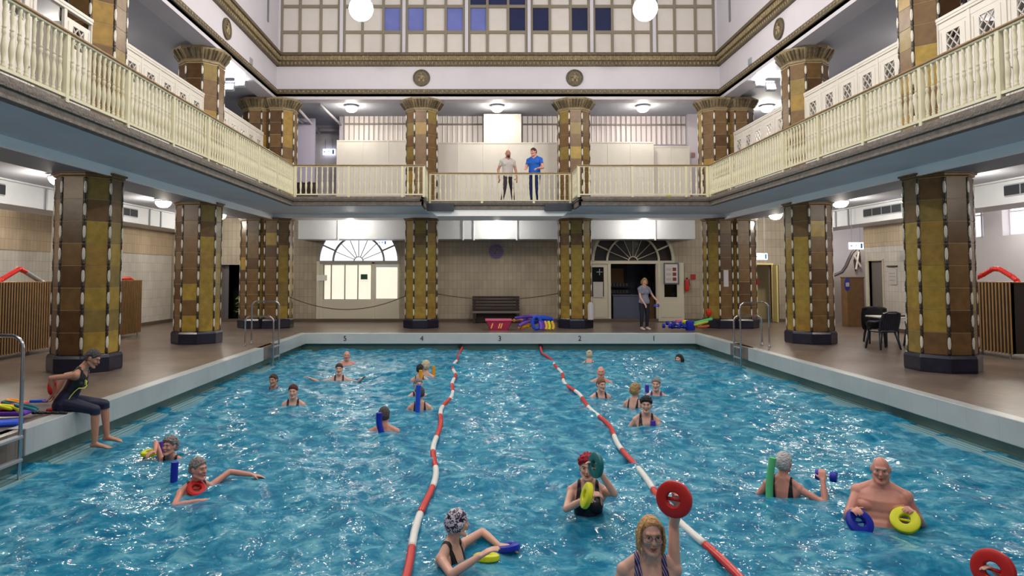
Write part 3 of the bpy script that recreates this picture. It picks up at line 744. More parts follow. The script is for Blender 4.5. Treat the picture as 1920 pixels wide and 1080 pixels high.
# left glazed arch
t = bpy.data.objects.new('window_10', None); COL.objects.link(t); t['kind'] = 'structure'; t.location = (AL, YW+.02, 0)
fan(t, AL, 1.6, .95, ASP, 0, lit, frmd)
def ax(px): return at(px, 500, YW).x-AL
def az(py): return at(900, py, YW).z
f = MB(); f.box(-1.6, 1.6, -.02, .06, 0, az(562)); f.box(-1.59, ax(606), -.03, .05, 0.01, ASP-.05); f.box(ax(746), 1.59, -.03, .05, .01, ASP-.01); f.box(-1.58, 1.58, -.025, .055, az(496), ASP-.02)
f.box(ax(697), ax(703), -.04, .07, .02, ASP-.03)
f.box(-1.62, -1.5, -.05, .08, 0, ASP)
f.build('arch_frame', frm, t, bevel=.008)
xs = [607, 621, 646.5, 671, 696.5]
fb = MB()
for x in xs: fb.box(ax(x)-.02, ax(x)+.02, .0, .05, az(562), az(496))
fb.build('glazing_bar', frmd, t)
for a, b in zip(xs[:-1], xs[1:]): MB().box(ax(a)+.01, ax(b)-.01, .06, .07, az(561), az(497)).build('pane', litw, t)
MB().box(ax(703)+.04, ax(745), .05, .06, az(560), az(501)).build('pane', litw, t)
dg_ = MB().box(-.13, .13, -.02, 0, -.1, .1).build('sign', M('green_door_sign', (24,70,52), .5), loc=(AL+ax(683), YW-.01, az(519)), bevel=.004); tag(dg_, 'small dark green sign on the glazing of the left arch', 'sign')
o = MB().box(-.2, .2, -.02, 0, -.11, .11).build('notice', M('white_notice', (226,224,218), .5), loc=(AL+ax(604), YW-.02, az(521))); tag(o, 'white paper notice at the left edge of the left arch glazing', 'notice')
p = at(717, 455, YW-.05); exit_sign('faint blue exit sign hanging behind the fan window of the left arch', p+Vector((0, .02, 0)), .32, .16, M('sign_pale', (214,226,250), .5, emit=.9), signb)
# right arch with open doorway
t = bpy.data.objects.new('door_1', None); COL.objects.link(t); t['kind'] = 'structure'; t.location = (ARt, YW+.02, 0)
def bx(px): return at(px, 500, YW).x-ARt
fan(t, ARt, 1.6, .97, ASP, 0, M('dim_pane', (58,54,60), .25), frm)
f = MB(); f.box(bx(1140), bx(1145), -.03, .1, 0, ASP); f.box(bx(1230), bx(1234), -.03, .1, 0, ASP); f.build('jamb', frm, t)
def leaf(name, x0, x1, gx0, gx1, gz0, gz1, parent, y=.0):
    l = MB(); l.box(x0, gx0, y, y+.05, .02, ASP-.06); l.box(gx1, x1, y, y+.05, .02, ASP-.06); l.box(gx0, gx1, y, y+.05, .02, gz0); l.box(gx0, gx1, y, y+.05, gz1, ASP-.06)
    l.box(gx0-.02, gx0, y-.015, y, gz0, gz1); l.box(gx1, gx1+.02, y-.015, y, gz0, gz1); l.box(gx0, gx1, y-.015, y, gz0-.03, gz0)
    l.box(x0+.1, x1-.1, y-.012, y, .18, gz0-.22)
    o = l.build(name, frm, parent, bevel=.004)
    MB().box(gx0, gx1, y+.02, y+.03, gz0, gz1).build('pane', glassd, o); return o
leaf('door_leaf', -1.6, bx(1141), bx(1110), bx(1132), az(556), az(501), t)
leaf('door_leaf', bx(1233), bx(1281), bx(1244), bx(1268), az(557), az(503), t, y=-.09)
o = MB().box(-.19, .19, -.01, 0, -.3, .3).build('paper_sheet', M('paper_sheet', (190,188,186), .6), loc=(ARt+bx(1121), YW, az(543))); tag(o, 'white sheet on the glass of the left fixed door leaf', 'notice')
cr = MB().box(-.12, .12, 0, .01, -.015, .015).box(-.015, .015, 0, .01, -.12, .12).build('cross_mark', M('first_aid_white', (150,165,165), .6), loc=(ARt+bx(1124), YW-.01, az(510))); tag(cr, 'pale first aid cross on the left fixed door leaf', 'sign')
t = thing('notice_board', 'grey framed notice board with three red pictures on the open door leaf', 'notice board', (ARt+bx(1256.5), YW-.12, az(513)))
MB().box(-.3, .3, -.03, 0, -.42, .42).build('frame', M('board_frame', (96,98,112), .4), t, bevel=.02)
MB().box(-.24, .24, -.036, -.03, -.36, .36).build('sheet', M('board_sheet', (206,200,200), .5), t)
f = MB()
for k in range(3): f.box(.05, .19, -.04, -.036, .1-k*.19, .23-k*.19)
f.build('picture', M('board_red', (120,52,50), .6), t)
f = MB()
for k in range(3):
    for j in range(3): f.box(-.2, -.0, -.039, -.036, .19-k*.19-j*.035, .2-k*.19-j*.035)
f.build('text_lines', M('board_text', (120,110,112), .6), t)
t = thing('fire_extinguisher', 'red fire extinguisher on the end wall right of the open door', 'fire extinguisher', (ARt+bx(1286), YW-.1, az(546)), 0, 'fire extinguishers'); extinguisher(t)
o = MB().box(-.1, .1, -.02, 0, -.1, .1).build('fire_sign', M('fire_sign_red', (160,40,36), .5), loc=(ARt+bx(1299), YW, az(519))); tag(o, 'small square red sign on the end wall beside the extinguisher', 'sign')
# things in the lobby
t = thing('poster_board', 'dark framed poster board hanging inside the lobby doorway', 'poster', (ARt+bx(1179)-.1, YW+1.9, az(517)))
MB().box(-.42, .42, -.03, .03, -.5, .55).build('frame', M('poster_frame', (48,36,34), .5), t)
MB().box(-.28, .28, -.04, -.03, -.3, .3).build('picture', M('poster_ochre', (150,110,56), .5), t)
t = thing('leaflet_shelf', 'dark shelf of leaflets under the lobby poster', 'shelf', (ARt+bx(1181)-.1, YW+1.95, 0))
f = MB()
for z in (1.28, 1.0, .78): f.box(-.5, .5, -.2, .05, z, z+.05)
f.build('shelf_board', M('shelf_dark', (54,46,48), .5), t)
f = MB()
for z in (1.05, .83, 1.33):
    for k in range(7): f.box(-.46+k*.13, -.37+k*.13, -.12, -.1, z, z+.14)
f.build('leaflets', M('leaflets', (150,140,136), .6), t)
t = thing('lobby_counter', 'blue grey counter standing in the lobby doorway', 'counter', (ARt+bx(1190), YW+.7, 0))
MB().box(-.75, .6, -.2, .2, .05, 1.0).box(-.78, .63, -.23, .23, .98, 1.03).build('body', M('counter_blue', (86,92,116), .5), t, bevel=.01)
o = MB().box(-.35, .35, -.2, .2, 0, .95).build('side_table', wood, loc=(ARt+bx(1222), YW+1.2, 0), bevel=.01); tag(o, 'brown wooden cupboard inside the lobby behind the lifeguard', 'cupboard')
t = thing('hanging_coat', 'black coat hanging in the lobby doorway', 'coat', (ARt+bx(1222), YW+1.05, .95))
f = MB().lathe([(.05, .0), (.22, .02), (.25, .3), (.27, .6), (.2, .85), (.07, 1.0), (.05, 1.15), (.1, 1.2), (.02, 1.3)], 14).capsule((-.2, 0, .82), (-.32, 0, .3), .07).capsule((.2, 0, .82), (.32, 0, .3), .07)
f.build('coat_body', M('coat_black', (16,15,20), .8, bump=.5, bscale=8), t, smooth=True)
# clock on the middle of the end wall
t = thing('wall_clock', 'round ornamental violet clock on the tiled end wall above the bench', 'clock', at(930, 471, YW-.05))
f = MB(); Ry = Matrix.Rotation(pi/2, 4, 'X')
for rr in (.27, .19, .1): f.tube([(rr*cos(2*pi*k/28), 0, rr*sin(2*pi*k/28)) for k in range(28)], .012, n=6, closed=True)
for k in range(12):
    a = 2*pi*k/12; f.capsule((.1*cos(a), 0, .1*sin(a)), (.27*cos(a), 0, .27*sin(a)), .012, n=6, k=2); f.ell((.23*cos(a+.26), 0, .23*sin(a+.26)), (.025, .015, .025), n=8, k=6)
f.build('clock_face', M('clock_violet', (116,100,170), .5), t)
MB().capsule((0, -.02, 0), (.05, -.02, .1), .012, n=6).capsule((0, -.02, 0), (-.06, -.02, -.12), .01, n=6).build('hands', M('clock_hand', (70,56,120), .5), t)
# bench
t = thing('bench', 'dark brown wooden slatted bench against the end wall', 'bench', at(930, 500, 26.3)*Vector((1, 1, 0)) if False else (at(930, 500, 26.3).x, 26.35, 0))
f = MB()
for k in range(5): f.box(-.9, .9, .22, .26, .45+k*.115, .54+k*.115)
f.build('backrest', darkwood, t, bevel=.008)
f = MB()
for k in range(4): f.box(-.9, .9, -.3+k*.13, -.19+k*.13, .42, .45)
f.build('seat', darkwood, t, bevel=.008); MB().box(-.9, .9, -.32, -.3, .38, .46).build('seat_edge', M('bench_edge', (120,110,108), .5), t)
for x in (-.82, .82): MB().box(x-.05, x+.05, -.28, .28, 0, .42).box(x-.05, x+.05, .2, .28, 0, .98).build('leg', darkwood, t, bevel=.006)
MB().box(-.75, .75, .1, .14, .02, .38).build('front_board', darkwood, t)
# barrier ropes between the columns
def rope(label, a, b, sag):
    a, b = Vector(a), Vector(b); pts = [a.lerp(b, k/16)-Vector((0, 0, sag*4*(k/16)*(1-k/16))) for k in range(17)]
    o = MB().tube(pts, .016, n=6).build('barrier_rope', M('rope_brown', (92,72,58), .8), smooth=True); tag(o, label, 'rope', 'barrier ropes between the columns')
rope('sagging brown rope between far left corner column and left end column', at(539, 555, 23.9), at(764, 553, 23.9), .48)
rope('sagging brown rope between the two end columns in front of the bench', at(820, 551, 24.05), at(1047, 550, 24.05), .2)
# dark doorway at the far left with a plant behind the glass
t = bpy.data.objects.new('door_2', None); COL.objects.link(t); t['kind'] = 'structure'; t.location = (-9.6, YW, 0)
MB().box(-.43, -.35, -.04, .1, 0, 2.2).box(.35, .4, -.04, .1, 0, 2.2).box(-.43, .4, -.04, .1, 2.2, 2.26).build('door_frame', M('door_frame_grey', (150,146,146), .5), t, bevel=.005)
MB().box(-.35, -.14, .2, .24, 0, 2.2).build('side_panel', M('door_side', (96,92,98), .5), t)
t = thing('potted_plant', 'leafy green plant in the dark doorway at the far left', 'plant', (-9.35, YW+.75, 0))
MB().lathe([(.12, 0), (.17, .3), (.19, .32), (.15, .32), (.14, .28)], 14).build('pot', M('pot_dark', (50,46,44), .6), t, smooth='auto')
rl = random.Random(3); f = MB()
for k in range(34):
    a = rl.random()*2*pi; h = .35+rl.random()*.65; rr = .08+rl.random()*.2; c_ = Vector((cos(a)*rr, sin(a)*rr, h))
    T = Matrix.Translation(c_) @ Matrix.Rotation(a, 4, 'Z') @ Matrix.Rotation(rl.uniform(-.6, .9), 4, 'Y')
    f.ell((.05, 0, 0), (.1, .05, .008), T=T, n=8, k=4); 
f.build('leaves', M('plant_leaf', (150,176,60), .4, var=.3), t, smooth=True)
f = MB()
for k in range(8): a = k*pi/4; f.tube([(0, 0, .28), (.05*cos(a), .05*sin(a), .6), (.14*cos(a), .14*sin(a), .9)], .008, n=5)
f.build('stems', M('plant_stem', (80,90,40), .6), t)
# door at the far right of the end wall, ajar
t = bpy.data.objects.new('door_3', None); COL.objects.link(t); t['kind'] = 'structure'; t.location = (11.0, YW, 0)
MB().box(-.42, -.35, -.04, .1, 0, 2.2).box(.35, .42, -.04, .1, 0, 2.2).box(-.42, .42, -.04, .1, 2.2, 2.27).build('door_frame', M('door_frame_cream', (226,206,140), .5), t, bevel=.005)
MB().obox((.36, -.3, 1.1), (.025, .3, 1.08), rz=R(-8)).build('door_leaf', M('door_yellow', (206,186,122), .5), t)
MB().obox((.5, -.06, 1.1), (.1, .03, 1.1)).build('door_edge', M('door_edge_brown', (100,84,50), .5), t)
o = MB().box(-.1, .1, -.03, 0, -.12, .12).build('alarm_box', M('alarm_red', (150,30,30), .5), loc=(at(1419, 529, YW).x, YW, at(1419, 529, YW).z)); tag(o, 'small red box on the end wall behind the far right corner column', 'alarm box')
# grey doorway and paper sheets on the right wall
t = bpy.data.objects.new('door_4', None); COL.objects.link(t); t['kind'] = 'structure'; t.location = (xr, 23.15, 0)
MB().box(.08, .13, -.4, .4, 0, 2.28).build('door_leaf', M('door_grey', (112,106,102), .5), t)
MB().box(-.03, .1, -.46, -.4, 0, 2.3).box(-.03, .1, .4, .46, 0, 2.3).box(-.03, .1, -.46, .46, 2.28, 2.34).build('door_frame', M('door_frame_beige', (200,190,170), .5), t)
t = thing('paper_notice', 'framed paper notice on the right tiled wall beside the grey door', 'notice', (xr, 22.2, 1.75)); MB().box(-.03, 0, -.22, .22, -.25, .25).build('sheet', M('sheet_white', (196,190,188), .5), t); MB().box(-.05, 0, -.26, .26, .32, .36).build('shelf', darkwood, t)
MB().box(-.034, -.03, -.15, .15, -.12, -.1).box(-.034, -.03, -.15, .15, 0, .02).box(-.034, -.03, -.15, .15, .1, .12).build('text_lines', grey, t)
# stair bay: curved dark stair wall, cupboard, blue sign
t = thing('stair_balustrade', 'grey stair side with curved dark handrail and cross lattice at the right', 'staircase', (0, 25.6, 0))
P = lambda px, py: (at(px, py, 25.6).x, at(px, py, 25.6).z)
poly = [P(1548, 605), P(1548, 524), P(1566, 517), P(1580, 511), P(1588, 500), P(1594, 486), P(1600, 474), P(1612, 462), P(1640, 455), P(1640, 605)]
MB().prism(poly, 0, .12, T=xz()).build('stair_side', M('stair_grey', (150,142,138), .6), t)
MB().tube([(x, .06, z) for x, z in poly[1:9]], .07, n=8).build('handrail', M('stair_dark', (52,44,48), .5), t, smooth=True)
f = MB(); cx_, cz_ = P(1606, 487); f.prism([P(1600, 488), P(1611, 468), P(1614, 490), P(1603, 509)], -.03, 0, T=xz()); f.build('opening', M('stair_dark2', (44,38,42), .5), t)
f = MB(); f.tube([(P(1601, 480)[0], -.05, P(1601, 480)[1]), (P(1612, 500)[0], -.05, P(1612, 500)[1])], .035, n=6); f.tube([(P(1609, 472)[0], -.05, P(1609, 472)[1]), (P(1604, 505)[0], -.05, P(1604, 505)[1])], .035, n=6); f.build('cross_bars', M('stair_light', (188,178,170), .6), t)
q = at(1599, 566, 24.6); o = MB().box(-.3, .3, -.2, .2, 0, 1.72).box(-.32, .32, -.22, .22, 1.70, 1.74).build('wooden_cupboard', wood, loc=(q.x, 24.6, 0), bevel=.006); tag(o, 'tall plain wooden cupboard at the foot of the stairs on the right', 'cupboard')
t = thing('blue_sign', 'oval blue sign on the left edge of the wooden cupboard', 'sign', at(1588, 533, 24.36)); MB().lathe([(.01, 0), (.1, 0), (.1, .02), (.01, .02)], 20, T=Matrix.Diagonal((1, 1, 2.4, 1)) @ Matrix.Rotation(pi/2, 4, 'X')).build('plate', M('sign_blue', (44,56,150), .4), t)
MB().box(-.05, .05, -.06, -.02, -.08, .06).build('pictogram', white, t)
# ---------------------------------------------------------------- water
def water():
    xs = np.arange(pl-RC, pr+RC+.01, .06); ys = np.arange(-3, YE+RC, .06)
    Xg, Yg = np.meshgrid(xs, ys); Z = np.zeros_like(Xg); rr = np.random.RandomState(5)
    for k in range(46):
        lam = .22*(1.9/.22)**(rr.rand()); th = rr.rand()*2*pi; kk = 2*pi/lam
        # domain-warped so crests break up
        ph = kk*(Xg*cos(th)+Yg*sin(th))+rr.rand()*6.28+1.3*np.sin(Xg*rr.uniform(.5, 1.8)+Yg*rr.uniform(.5, 1.8)+rr.rand()*6)
        Z += .0058*lam**.75*np.sin(ph)
    m = bpy.data.meshes.new('water'); n, c = Xg.shape
    V = np.stack([Xg, Yg, WZ+Z], -1).reshape(-1, 3)
    i = np.arange((n-1)*c).reshape(n-1, c)[:, :-1].ravel(); Fq = np.stack([i, i+1, i+c+1, i+c], 1)
    m.vertices.add(len(V)); m.vertices.foreach_set('co', V.ravel()); m.loops.add(len(Fq)*4); m.loops.foreach_set('vertex_index', Fq.ravel())
    m.polygons.add(len(Fq)); m.polygons.foreach_set('loop_start', np.arange(len(Fq))*4); m.polygons.foreach_set('loop_total', np.full(len(Fq), 4))
    m.update(); m.validate(); m.shade_smooth()
    o = bpy.data.objects.new('pool_water', m); COL.objects.link(o)
    tag(o, 'rippled turquoise pool water with glinting lamp reflections', 'water', kind='stuff')
    mt = bpy.data.materials.new('pool_water'); mt.use_nodes = True; nt = mt.node_tree; L = nt.links.new; nd = nt.nodes.new
    b = nt.nodes['Principled BSDF']; out = nt.nodes['Material Output']
    b.inputs['Base Color'].default_value = lin(WATERC); b.inputs['Roughness'].default_value = .115; b.inputs['IOR'].default_value = 1.33
    b.inputs['Specular IOR Level'].default_value = .5
    tc = nd('ShaderNodeTexCoord'); mp = nd('ShaderNodeMapping'); mp.inputs['Scale'].default_value = (1, 1, 1); L(tc.outputs['Object'], mp.inputs['Vector'])
    n1 = nd('ShaderNodeTexNoise'); n1.inputs['Scale'].default_value = 9; n1.inputs['Detail'].default_value = 1.6; n1.inputs['Roughness'].default_value = .66; n1.inputs['Distortion'].default_value = .4
    L(mp.outputs[0], n1.inputs['Vector'])
    bp = nd('ShaderNodeBump'); bp.inputs['Strength'].default_value = 1; bp.inputs['Distance'].default_value = WBUMP
    L(n1.outputs['Fac'], bp.inputs['Height']); L(bp.outputs[0], b.inputs['Normal'])
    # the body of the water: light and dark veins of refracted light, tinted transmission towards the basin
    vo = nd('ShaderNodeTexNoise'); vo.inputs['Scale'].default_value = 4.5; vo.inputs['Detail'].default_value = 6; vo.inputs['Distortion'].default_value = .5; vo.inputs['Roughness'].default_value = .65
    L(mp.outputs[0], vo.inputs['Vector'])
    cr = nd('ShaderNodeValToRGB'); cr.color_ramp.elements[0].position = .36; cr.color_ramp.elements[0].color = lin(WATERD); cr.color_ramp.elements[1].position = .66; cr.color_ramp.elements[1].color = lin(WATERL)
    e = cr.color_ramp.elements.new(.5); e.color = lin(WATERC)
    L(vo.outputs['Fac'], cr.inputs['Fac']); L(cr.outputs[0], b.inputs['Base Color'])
    tr = nd('ShaderNodeBsdfTransparent'); tr.inputs[0].default_value = lin((120, 214, 230))
    mx = nd('ShaderNodeMixShader'); fr = nd('ShaderNodeFresnel'); fr.inputs['IOR'].default_value = 1.33; L(bp.outputs[0], fr.inputs['Normal'])
    mr = nd('ShaderNodeMapRange'); mr.inputs['To Min'].default_value = .34; mr.inputs['To Max'].default_value = 0; mr.inputs['From Max'].default_value = .35; L(fr.outputs[0], mr.inputs['Value'])
    L(mr.outputs[0], mx.inputs['Fac']); L(b.outputs[0], mx.inputs[1]); L(tr.outputs[0], mx.inputs[2]); L(mx.outputs[0], out.inputs['Surface'])
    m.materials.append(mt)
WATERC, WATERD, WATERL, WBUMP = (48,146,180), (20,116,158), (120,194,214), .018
water()
# ---------------------------------------------------------------- lane ropes
rope_r = M('lane_float_red', (206,40,34), .3); rope_w = M('lane_float_white', (232,230,224), .3)
def lane_rope(label, X, sd):
    t = thing('lane_rope', label, 'lane rope', (X, 0, WZ), 0, 'lane ropes'); rg = random.Random(sd)
    def path(y): return Vector((.05*sin(y*.9+sd)+.035*sin(y*2.3+sd*2), y, .012*sin(y*1.7+sd)+.018))
    segs = []; yy_ = 10.05; cc = False
    while yy_ > 3.3: segs.append((yy_, yy_-.8, cc)); yy_ -= .8; cc = not cc
    up_ = [(11.5, 10.05, True)]; yy_ = 11.5; cc = False
    while yy_ < 17.5: up_.append((yy_+.8, yy_, cc)); yy_ += .8; cc = not cc
    if not cc: up_.append((yy_+.8, yy_, False)); yy_ += .8
    up_.append((YE-.1, yy_, True)); segs = list(reversed(up_))+segs
    MB().cyl((0, YE+.15, .12), (0, YE-.0, .12), .06, n=10).build('wall_hook', black, t)
    for i, (y, ye_, red_) in enumerate(segs):
        L = y-ye_
        pts, rad = [], []; n = max(8, int(L/.03) if L < 2 else 60)
        for k in range(n+1):
            yy = y-L*k/n; p = path(yy)
            if i == 0: p.z += .1*max(0, (yy-(YE-1))/1)
            pts.append(p); rad.append(.02 if k in (0, n) else (.037 if k % 2 else .031) if red_ else (.037 if k % 6 else .034))
        MB().tube(pts, .05, n=10, rad=rad).build('float_segment', rope_r if red_ else rope_w, t, smooth=True)
lane_rope('left red and white lane rope floating down the pool', CX-1.25, 1)
lane_rope('right red and white lane rope floating down the pool', CX+1.25, 4)
# ---------------------------------------------------------------- ladders
def ladder(label, s, y_short, y_tall):
    X = U(s*HP); t = thing('pool_ladder', label, 'ladder', (X, (y_short+y_tall)/2, 0), 0, 'steel pool ladders'); ym = (y_short+y_tall)/2
    for y, h, nm in ((y_short, .76, 'short'), (y_tall, 1.12, 'tall')):
        xo, xi = s*.62, -s*.1; r = .14; pts = [(xo, y-ym, 0), (xo, y-ym, h-r)]
        pts += [(xo+(-s)*r*(1-cos(a)), y-ym, h-r+r*sin(a)) for a in (R(20), R(45), R(70), R(90))]
        pts += [(xi+s*r*(1-sin(a)), y-ym, h-r+r*cos(a)) for a in (0, R(20), R(45), R(70), R(90))]
        pts += [(xi, y-ym, .0), (xi, y-ym, -1.55)]
        MB().tube(pts, .021, n=12).build('handrail', steel, t, smooth=True)
        MB().lathe([(.045, 0), (.045, .02), (.024, .03)], 12, c=(xo, y-ym, .0)).build('floor_flange', steel, t, smooth='auto')
    for z in (-.02, -.28, -.54, -.8, -1.06, -1.3):
        MB().box(-s*.06 if s > 0 else .05, -s*.13 if s > 0 else .14, y_short-ym, y_tall-ym, z-.02, z+.012).build('rung', grey, t, bevel=.005)
    MB().box(s*.02, s*.24, y_short-ym-.2, y_short-ym-.17, -.3, 0).build('niche_edge', copem, t) if False else None
ladder('near left steel pool ladder with two looped handrails', -1, 7.55, 8.0)
ladder('far left steel pool ladder with two looped handrails', -1, 17.75, 18.25)
ladder('far right steel pool ladder with two looped handrails', 1, 17.95, 17.5)
for i, (s, (a, b)) in enumerate(((-1, LADY[0]), (-1, LADY[1]), (1, LADY[1]), (1, LADY[0]))):
    struct(MB().box(U(s*(HP+.12)), U(s*(HP+.22)), a, b, -.31, .0).build('trim_%d' % (12+i), M('niche_tile%d' % i, (150,156,158), .4)))
# ---------------------------------------------------------------- slatted lane-line reels on the deck
def reel(label, X, y0, y1, s, z1=1.66, n=19, rope=True, colour=red):
    t = thing('lane_line_reel', label, 'reel', (X, (y0+y1)/2, 0), 0, 'slatted reels on the deck'); h = (y1-y0)/2
    f = MB()
    for k in range(n):
        y = -h+2*h*(k+.5)/n
        for q in (-.33, .33): f.box(q-.012, q+.012, y-h/n*.36, y+h/n*.36, .1, z1)
    f.build('slats', slatl, t)
    f = MB(); 
    for q in (-.31, .31): f.box(q-.02, q+.02, -h, h, .12, z1-.03)
    f.box(-.33, .33, -h, -h+.04, .12, z1); f.box(-.33, .33, h-.04, h, .12, z1); f.build('backing', slatd, t)
    for y in (-h+.15, h-.15):
        for q in (-.3, .3): MB().cyl((q, y, 0), (q, y, .14), .02).build('leg', grey, t)
    MB().cyl((0, -h+.1, 1.2), (0, h-.1, 1.2), .1, n=14).build('drum', grey, t)
    MB().box(-.33, .33, -h-.03, h+.03, z1-.02, z1).build('top_board', slatl, t, bevel=.005)
    return t
lx = U(-11.13); rx_ = U(11.13)
reel('brown slatted lane line reel at the left edge, before the nearest column', lx, 14.5, 16.8, -1, n=26)
reel('brown slatted lane line reel partly hidden behind the nearest left column', lx, 19.3, 20.9, -1)
reel('brown slatted lane line reel right of the nearest right column', rx_, 14.95, 16.9, 1)
def lane_coil(label, pts, cols, grp='lane lines laid over the reels'):
    t = thing('coiled_lane_line', label, 'lane rope', pts[0], 0, grp); p0 = Vector(pts[0])
    P_ = [Vector(p)-p0 for p in pts]
    for i, c in enumerate(cols):
        a, b = P_[i], P_[i+1]; n = max(4, int((b-a).length/.04)); q = [a.lerp(b, k/n) for k in range(n+1)]
        MB().tube(q, .05, n=10, rad=[.06 if k % 2 else .048 for k in range(n+1)]).build('float_segment', c, t, smooth=True)
    return t
def Lp(px, py, X): d = ray(px, py); return Vector((0,0,CAMZ))+d*(X/d.x)
lane_coil('red and grey lane line bowed over the left edge reel', [Lp(-25, 548, lx), Lp(3, 524, lx), Lp(36, 504, lx), Lp(47, 509, lx), Lp(75, 527, lx), Lp(88, 534, lx), Lp(110, 546, lx)], [red, red, red, grey, rope_w, red])
lane_coil('red lane line lying on top of the reel behind the nearest left column', [Lp(210, 523, lx), Lp(243, 522, lx), Lp(250, 527, lx)], [red, red])
lane_coil('red lane line bowed over the slatted reel on the right', [Lp(1822, 525, rx_), Lp(1843, 515, rx_), Lp(1862, 504, rx_), Lp(1875, 505, rx_), Lp(1898, 519, rx_), Lp(1908, 527, rx_), Lp(1917, 550, rx_), Lp(1926, 580, rx_)], [red]*7)
t = thing('low_bench', 'low white bench behind the left edge reel', 'bench', (U(-12.6), 18.3, 0)); MB().box(-.2, .2, -1.3, 1.3, .34, .4).build('seat', white, t, bevel=.006)
for y in (-1.1, 1.1): MB().box(-.16, .16, y-.03, y+.03, 0, .34).build('leg', grey, t)
t = thing('grab_rail', 'steel grab rail on the left tiled wall', 'rail', (xl+.06, 24.05, 0)); MB().tube([(-.05, 0, .12), (.0, 0, .12), (.02, 0, .3), (.02, 0, 1.1), (0, 0, 1.15), (-.05, 0, 1.15)], .025, n=8).tube([(.02, .25, .0), (.02, .25, 1.1), (-.04, .25, 1.13)], .022, n=8).build('rail', steel, t, smooth=True)
# ---------------------------------------------------------------- table and monobloc chairs
chairm = M('plastic_chair_dark_blue', (34,38,56), .35)
def chair(label, loc, rz):
    t = thing('garden_chair', label, 'chair', loc, rz, 'dark plastic garden chairs')
    MB().ring_loft([[(x*sc, y*sc, z) for x, y in ((-.22,-.22),(.22,-.22),(.24,0),(.22,.2),(-.22,.2),(-.24,0))] for sc, z in ((.95,.41),(1,.42),(1,.44),(.92,.45))]).build('seat', chairm, t, bevel=.01)
    b = MB()
    for k in range(7):
        x = -.18+.06*k; b.add([(x-.026, .19, .46), (x+.026, .19, .46), (x*1.08+.026, .31, .88), (x*1.08-.026, .31, .88), (x-.026, .215, .46), (x+.026, .215, .46), (x*1.08+.026, .335, .88), (x*1.08-.026, .335, .88)], [(3,2,1,0),(4,5,6,7),(0,1,5,4),(1,2,6,5),(2,3,7,6),(3,0,4,7)])
    b.tube([(-.235, .2, .45), (-.25, .26, .68), (-.22, .33, .88), (-.1, .345, .915), (.1, .345, .915), (.22, .33, .88), (.25, .26, .68), (.235, .2, .45)], .025, n=8)
    b.build('backrest', chairm, t, smooth='auto')
    for sx in (-1, 1):
        MB().tube([(sx*.24, -.18, .43), (sx*.26, -.2, .62), (sx*.265, -.14, .66), (sx*.265, .1, .67), (sx*.25, .25, .7)], .024, n=8).build('armrest', chairm, t, smooth=True)
        for y0, y1 in ((-.2, -.25), (.18, .27)): MB().tube([(sx*.2, y0, .43), (sx*.24, (y0+y1)/2, .22), (sx*.27, y1, 0)], .03, n=8, rad=[.036, .03, .022]).build('leg', chairm, t, smooth=True)
    return t
q = onz(1660, 655, 0); chair('dark blue plastic garden chair in front of the table, back to the camera', (q.x, q.y+.1, 0), R(-172))
q2 = onz(1641, 640, 0); c2 = chair('dark plastic chair under a black coat on the left of the table', (q2.x, q2.y, 0), R(150))
chair('dark plastic chair on the right of the table, half behind the column', (q.x+1.15, q.y+.5, 0), R(-100)); chair('dark plastic chair behind the white table', (q.x+1.0, q.y+1.8, 0), R(10))
t = thing('black_coat', 'black coat draped over the back of the plastic chair', 'coat', (q2.x, q2.y, .5), R(150)); f = MB()
f.ell((0, .33, .4), (.3, .09, .07)).ell((0, .4, .16), (.27, .05, .3)).ell((-.26, .3, .1), (.06, .07, .33)).ell((.26, .3, .12), (.06, .07, .3)).ell((0, .24, .2), (.24, .04, .22))
f.build('coat_body', M('coat_black2', (16,16,20), .85, bump=.6, bscale=7), t, smooth=True)
t = thing('round_table', 'white plastic garden table on the right deck', 'table', (q.x+.75, q.y+.95, 0)); MB().box(-.45, .45, -.45, .45, .71, .75).build('tabletop', warmwhite, t, bevel=.015)
for a in (-.38, .38):
    for b in (-.38, .38): MB().cyl((a, b, 0), (a*.95, b*.95, .71), .022).build('leg', black, t)
o = MB().box(-.12, .12, -.08, .08, 0, .04).build('folded_towel', darkwood, loc=(q.x+.9, q.y+.7, .752), bevel=.015); tag(o, 'small dark bundle lying on the white table', 'towel')
# ---------------------------------------------------------------- swim gear piles
def noodle(label, pts, r, mm, grp):
    pts = [Vector(p) for p in pts]; P_ = []
    for i in range(len(pts)-1):
        p0, p1, p2, p3 = pts[max(i-1, 0)], pts[i], pts[i+1], pts[min(i+2, len(pts)-1)]
        for k in range(6):
            u = k/6; P_.append(.5*((2*p1)+(-p0+p2)*u+(2*p0-5*p1+4*p2-p3)*u*u+(-p0+3*p1-3*p2+p3)*u**3))
    P_.append(pts[-1]); c = P_[0].copy()
    o = MB().tube([p-c for p in P_], r, n=12).build('foam_noodle', mm, smooth='auto', loc=c); tag(o, label, 'noodle', grp); return o
D0 = 22.75
def N(px, py, D=D0): return at(px, py, D)
g1 = 'foam noodles piled by the pink crate'
purl = M('lilac_foam', (128,84,196), .5); bluel = M('bright_blue_foam', (26,80,210), .5); yel2 = M('golden_foam', (226,180,40), .5); orl = M('light_orange_foam', (246,176,96), .5)
rng = random.Random(11)
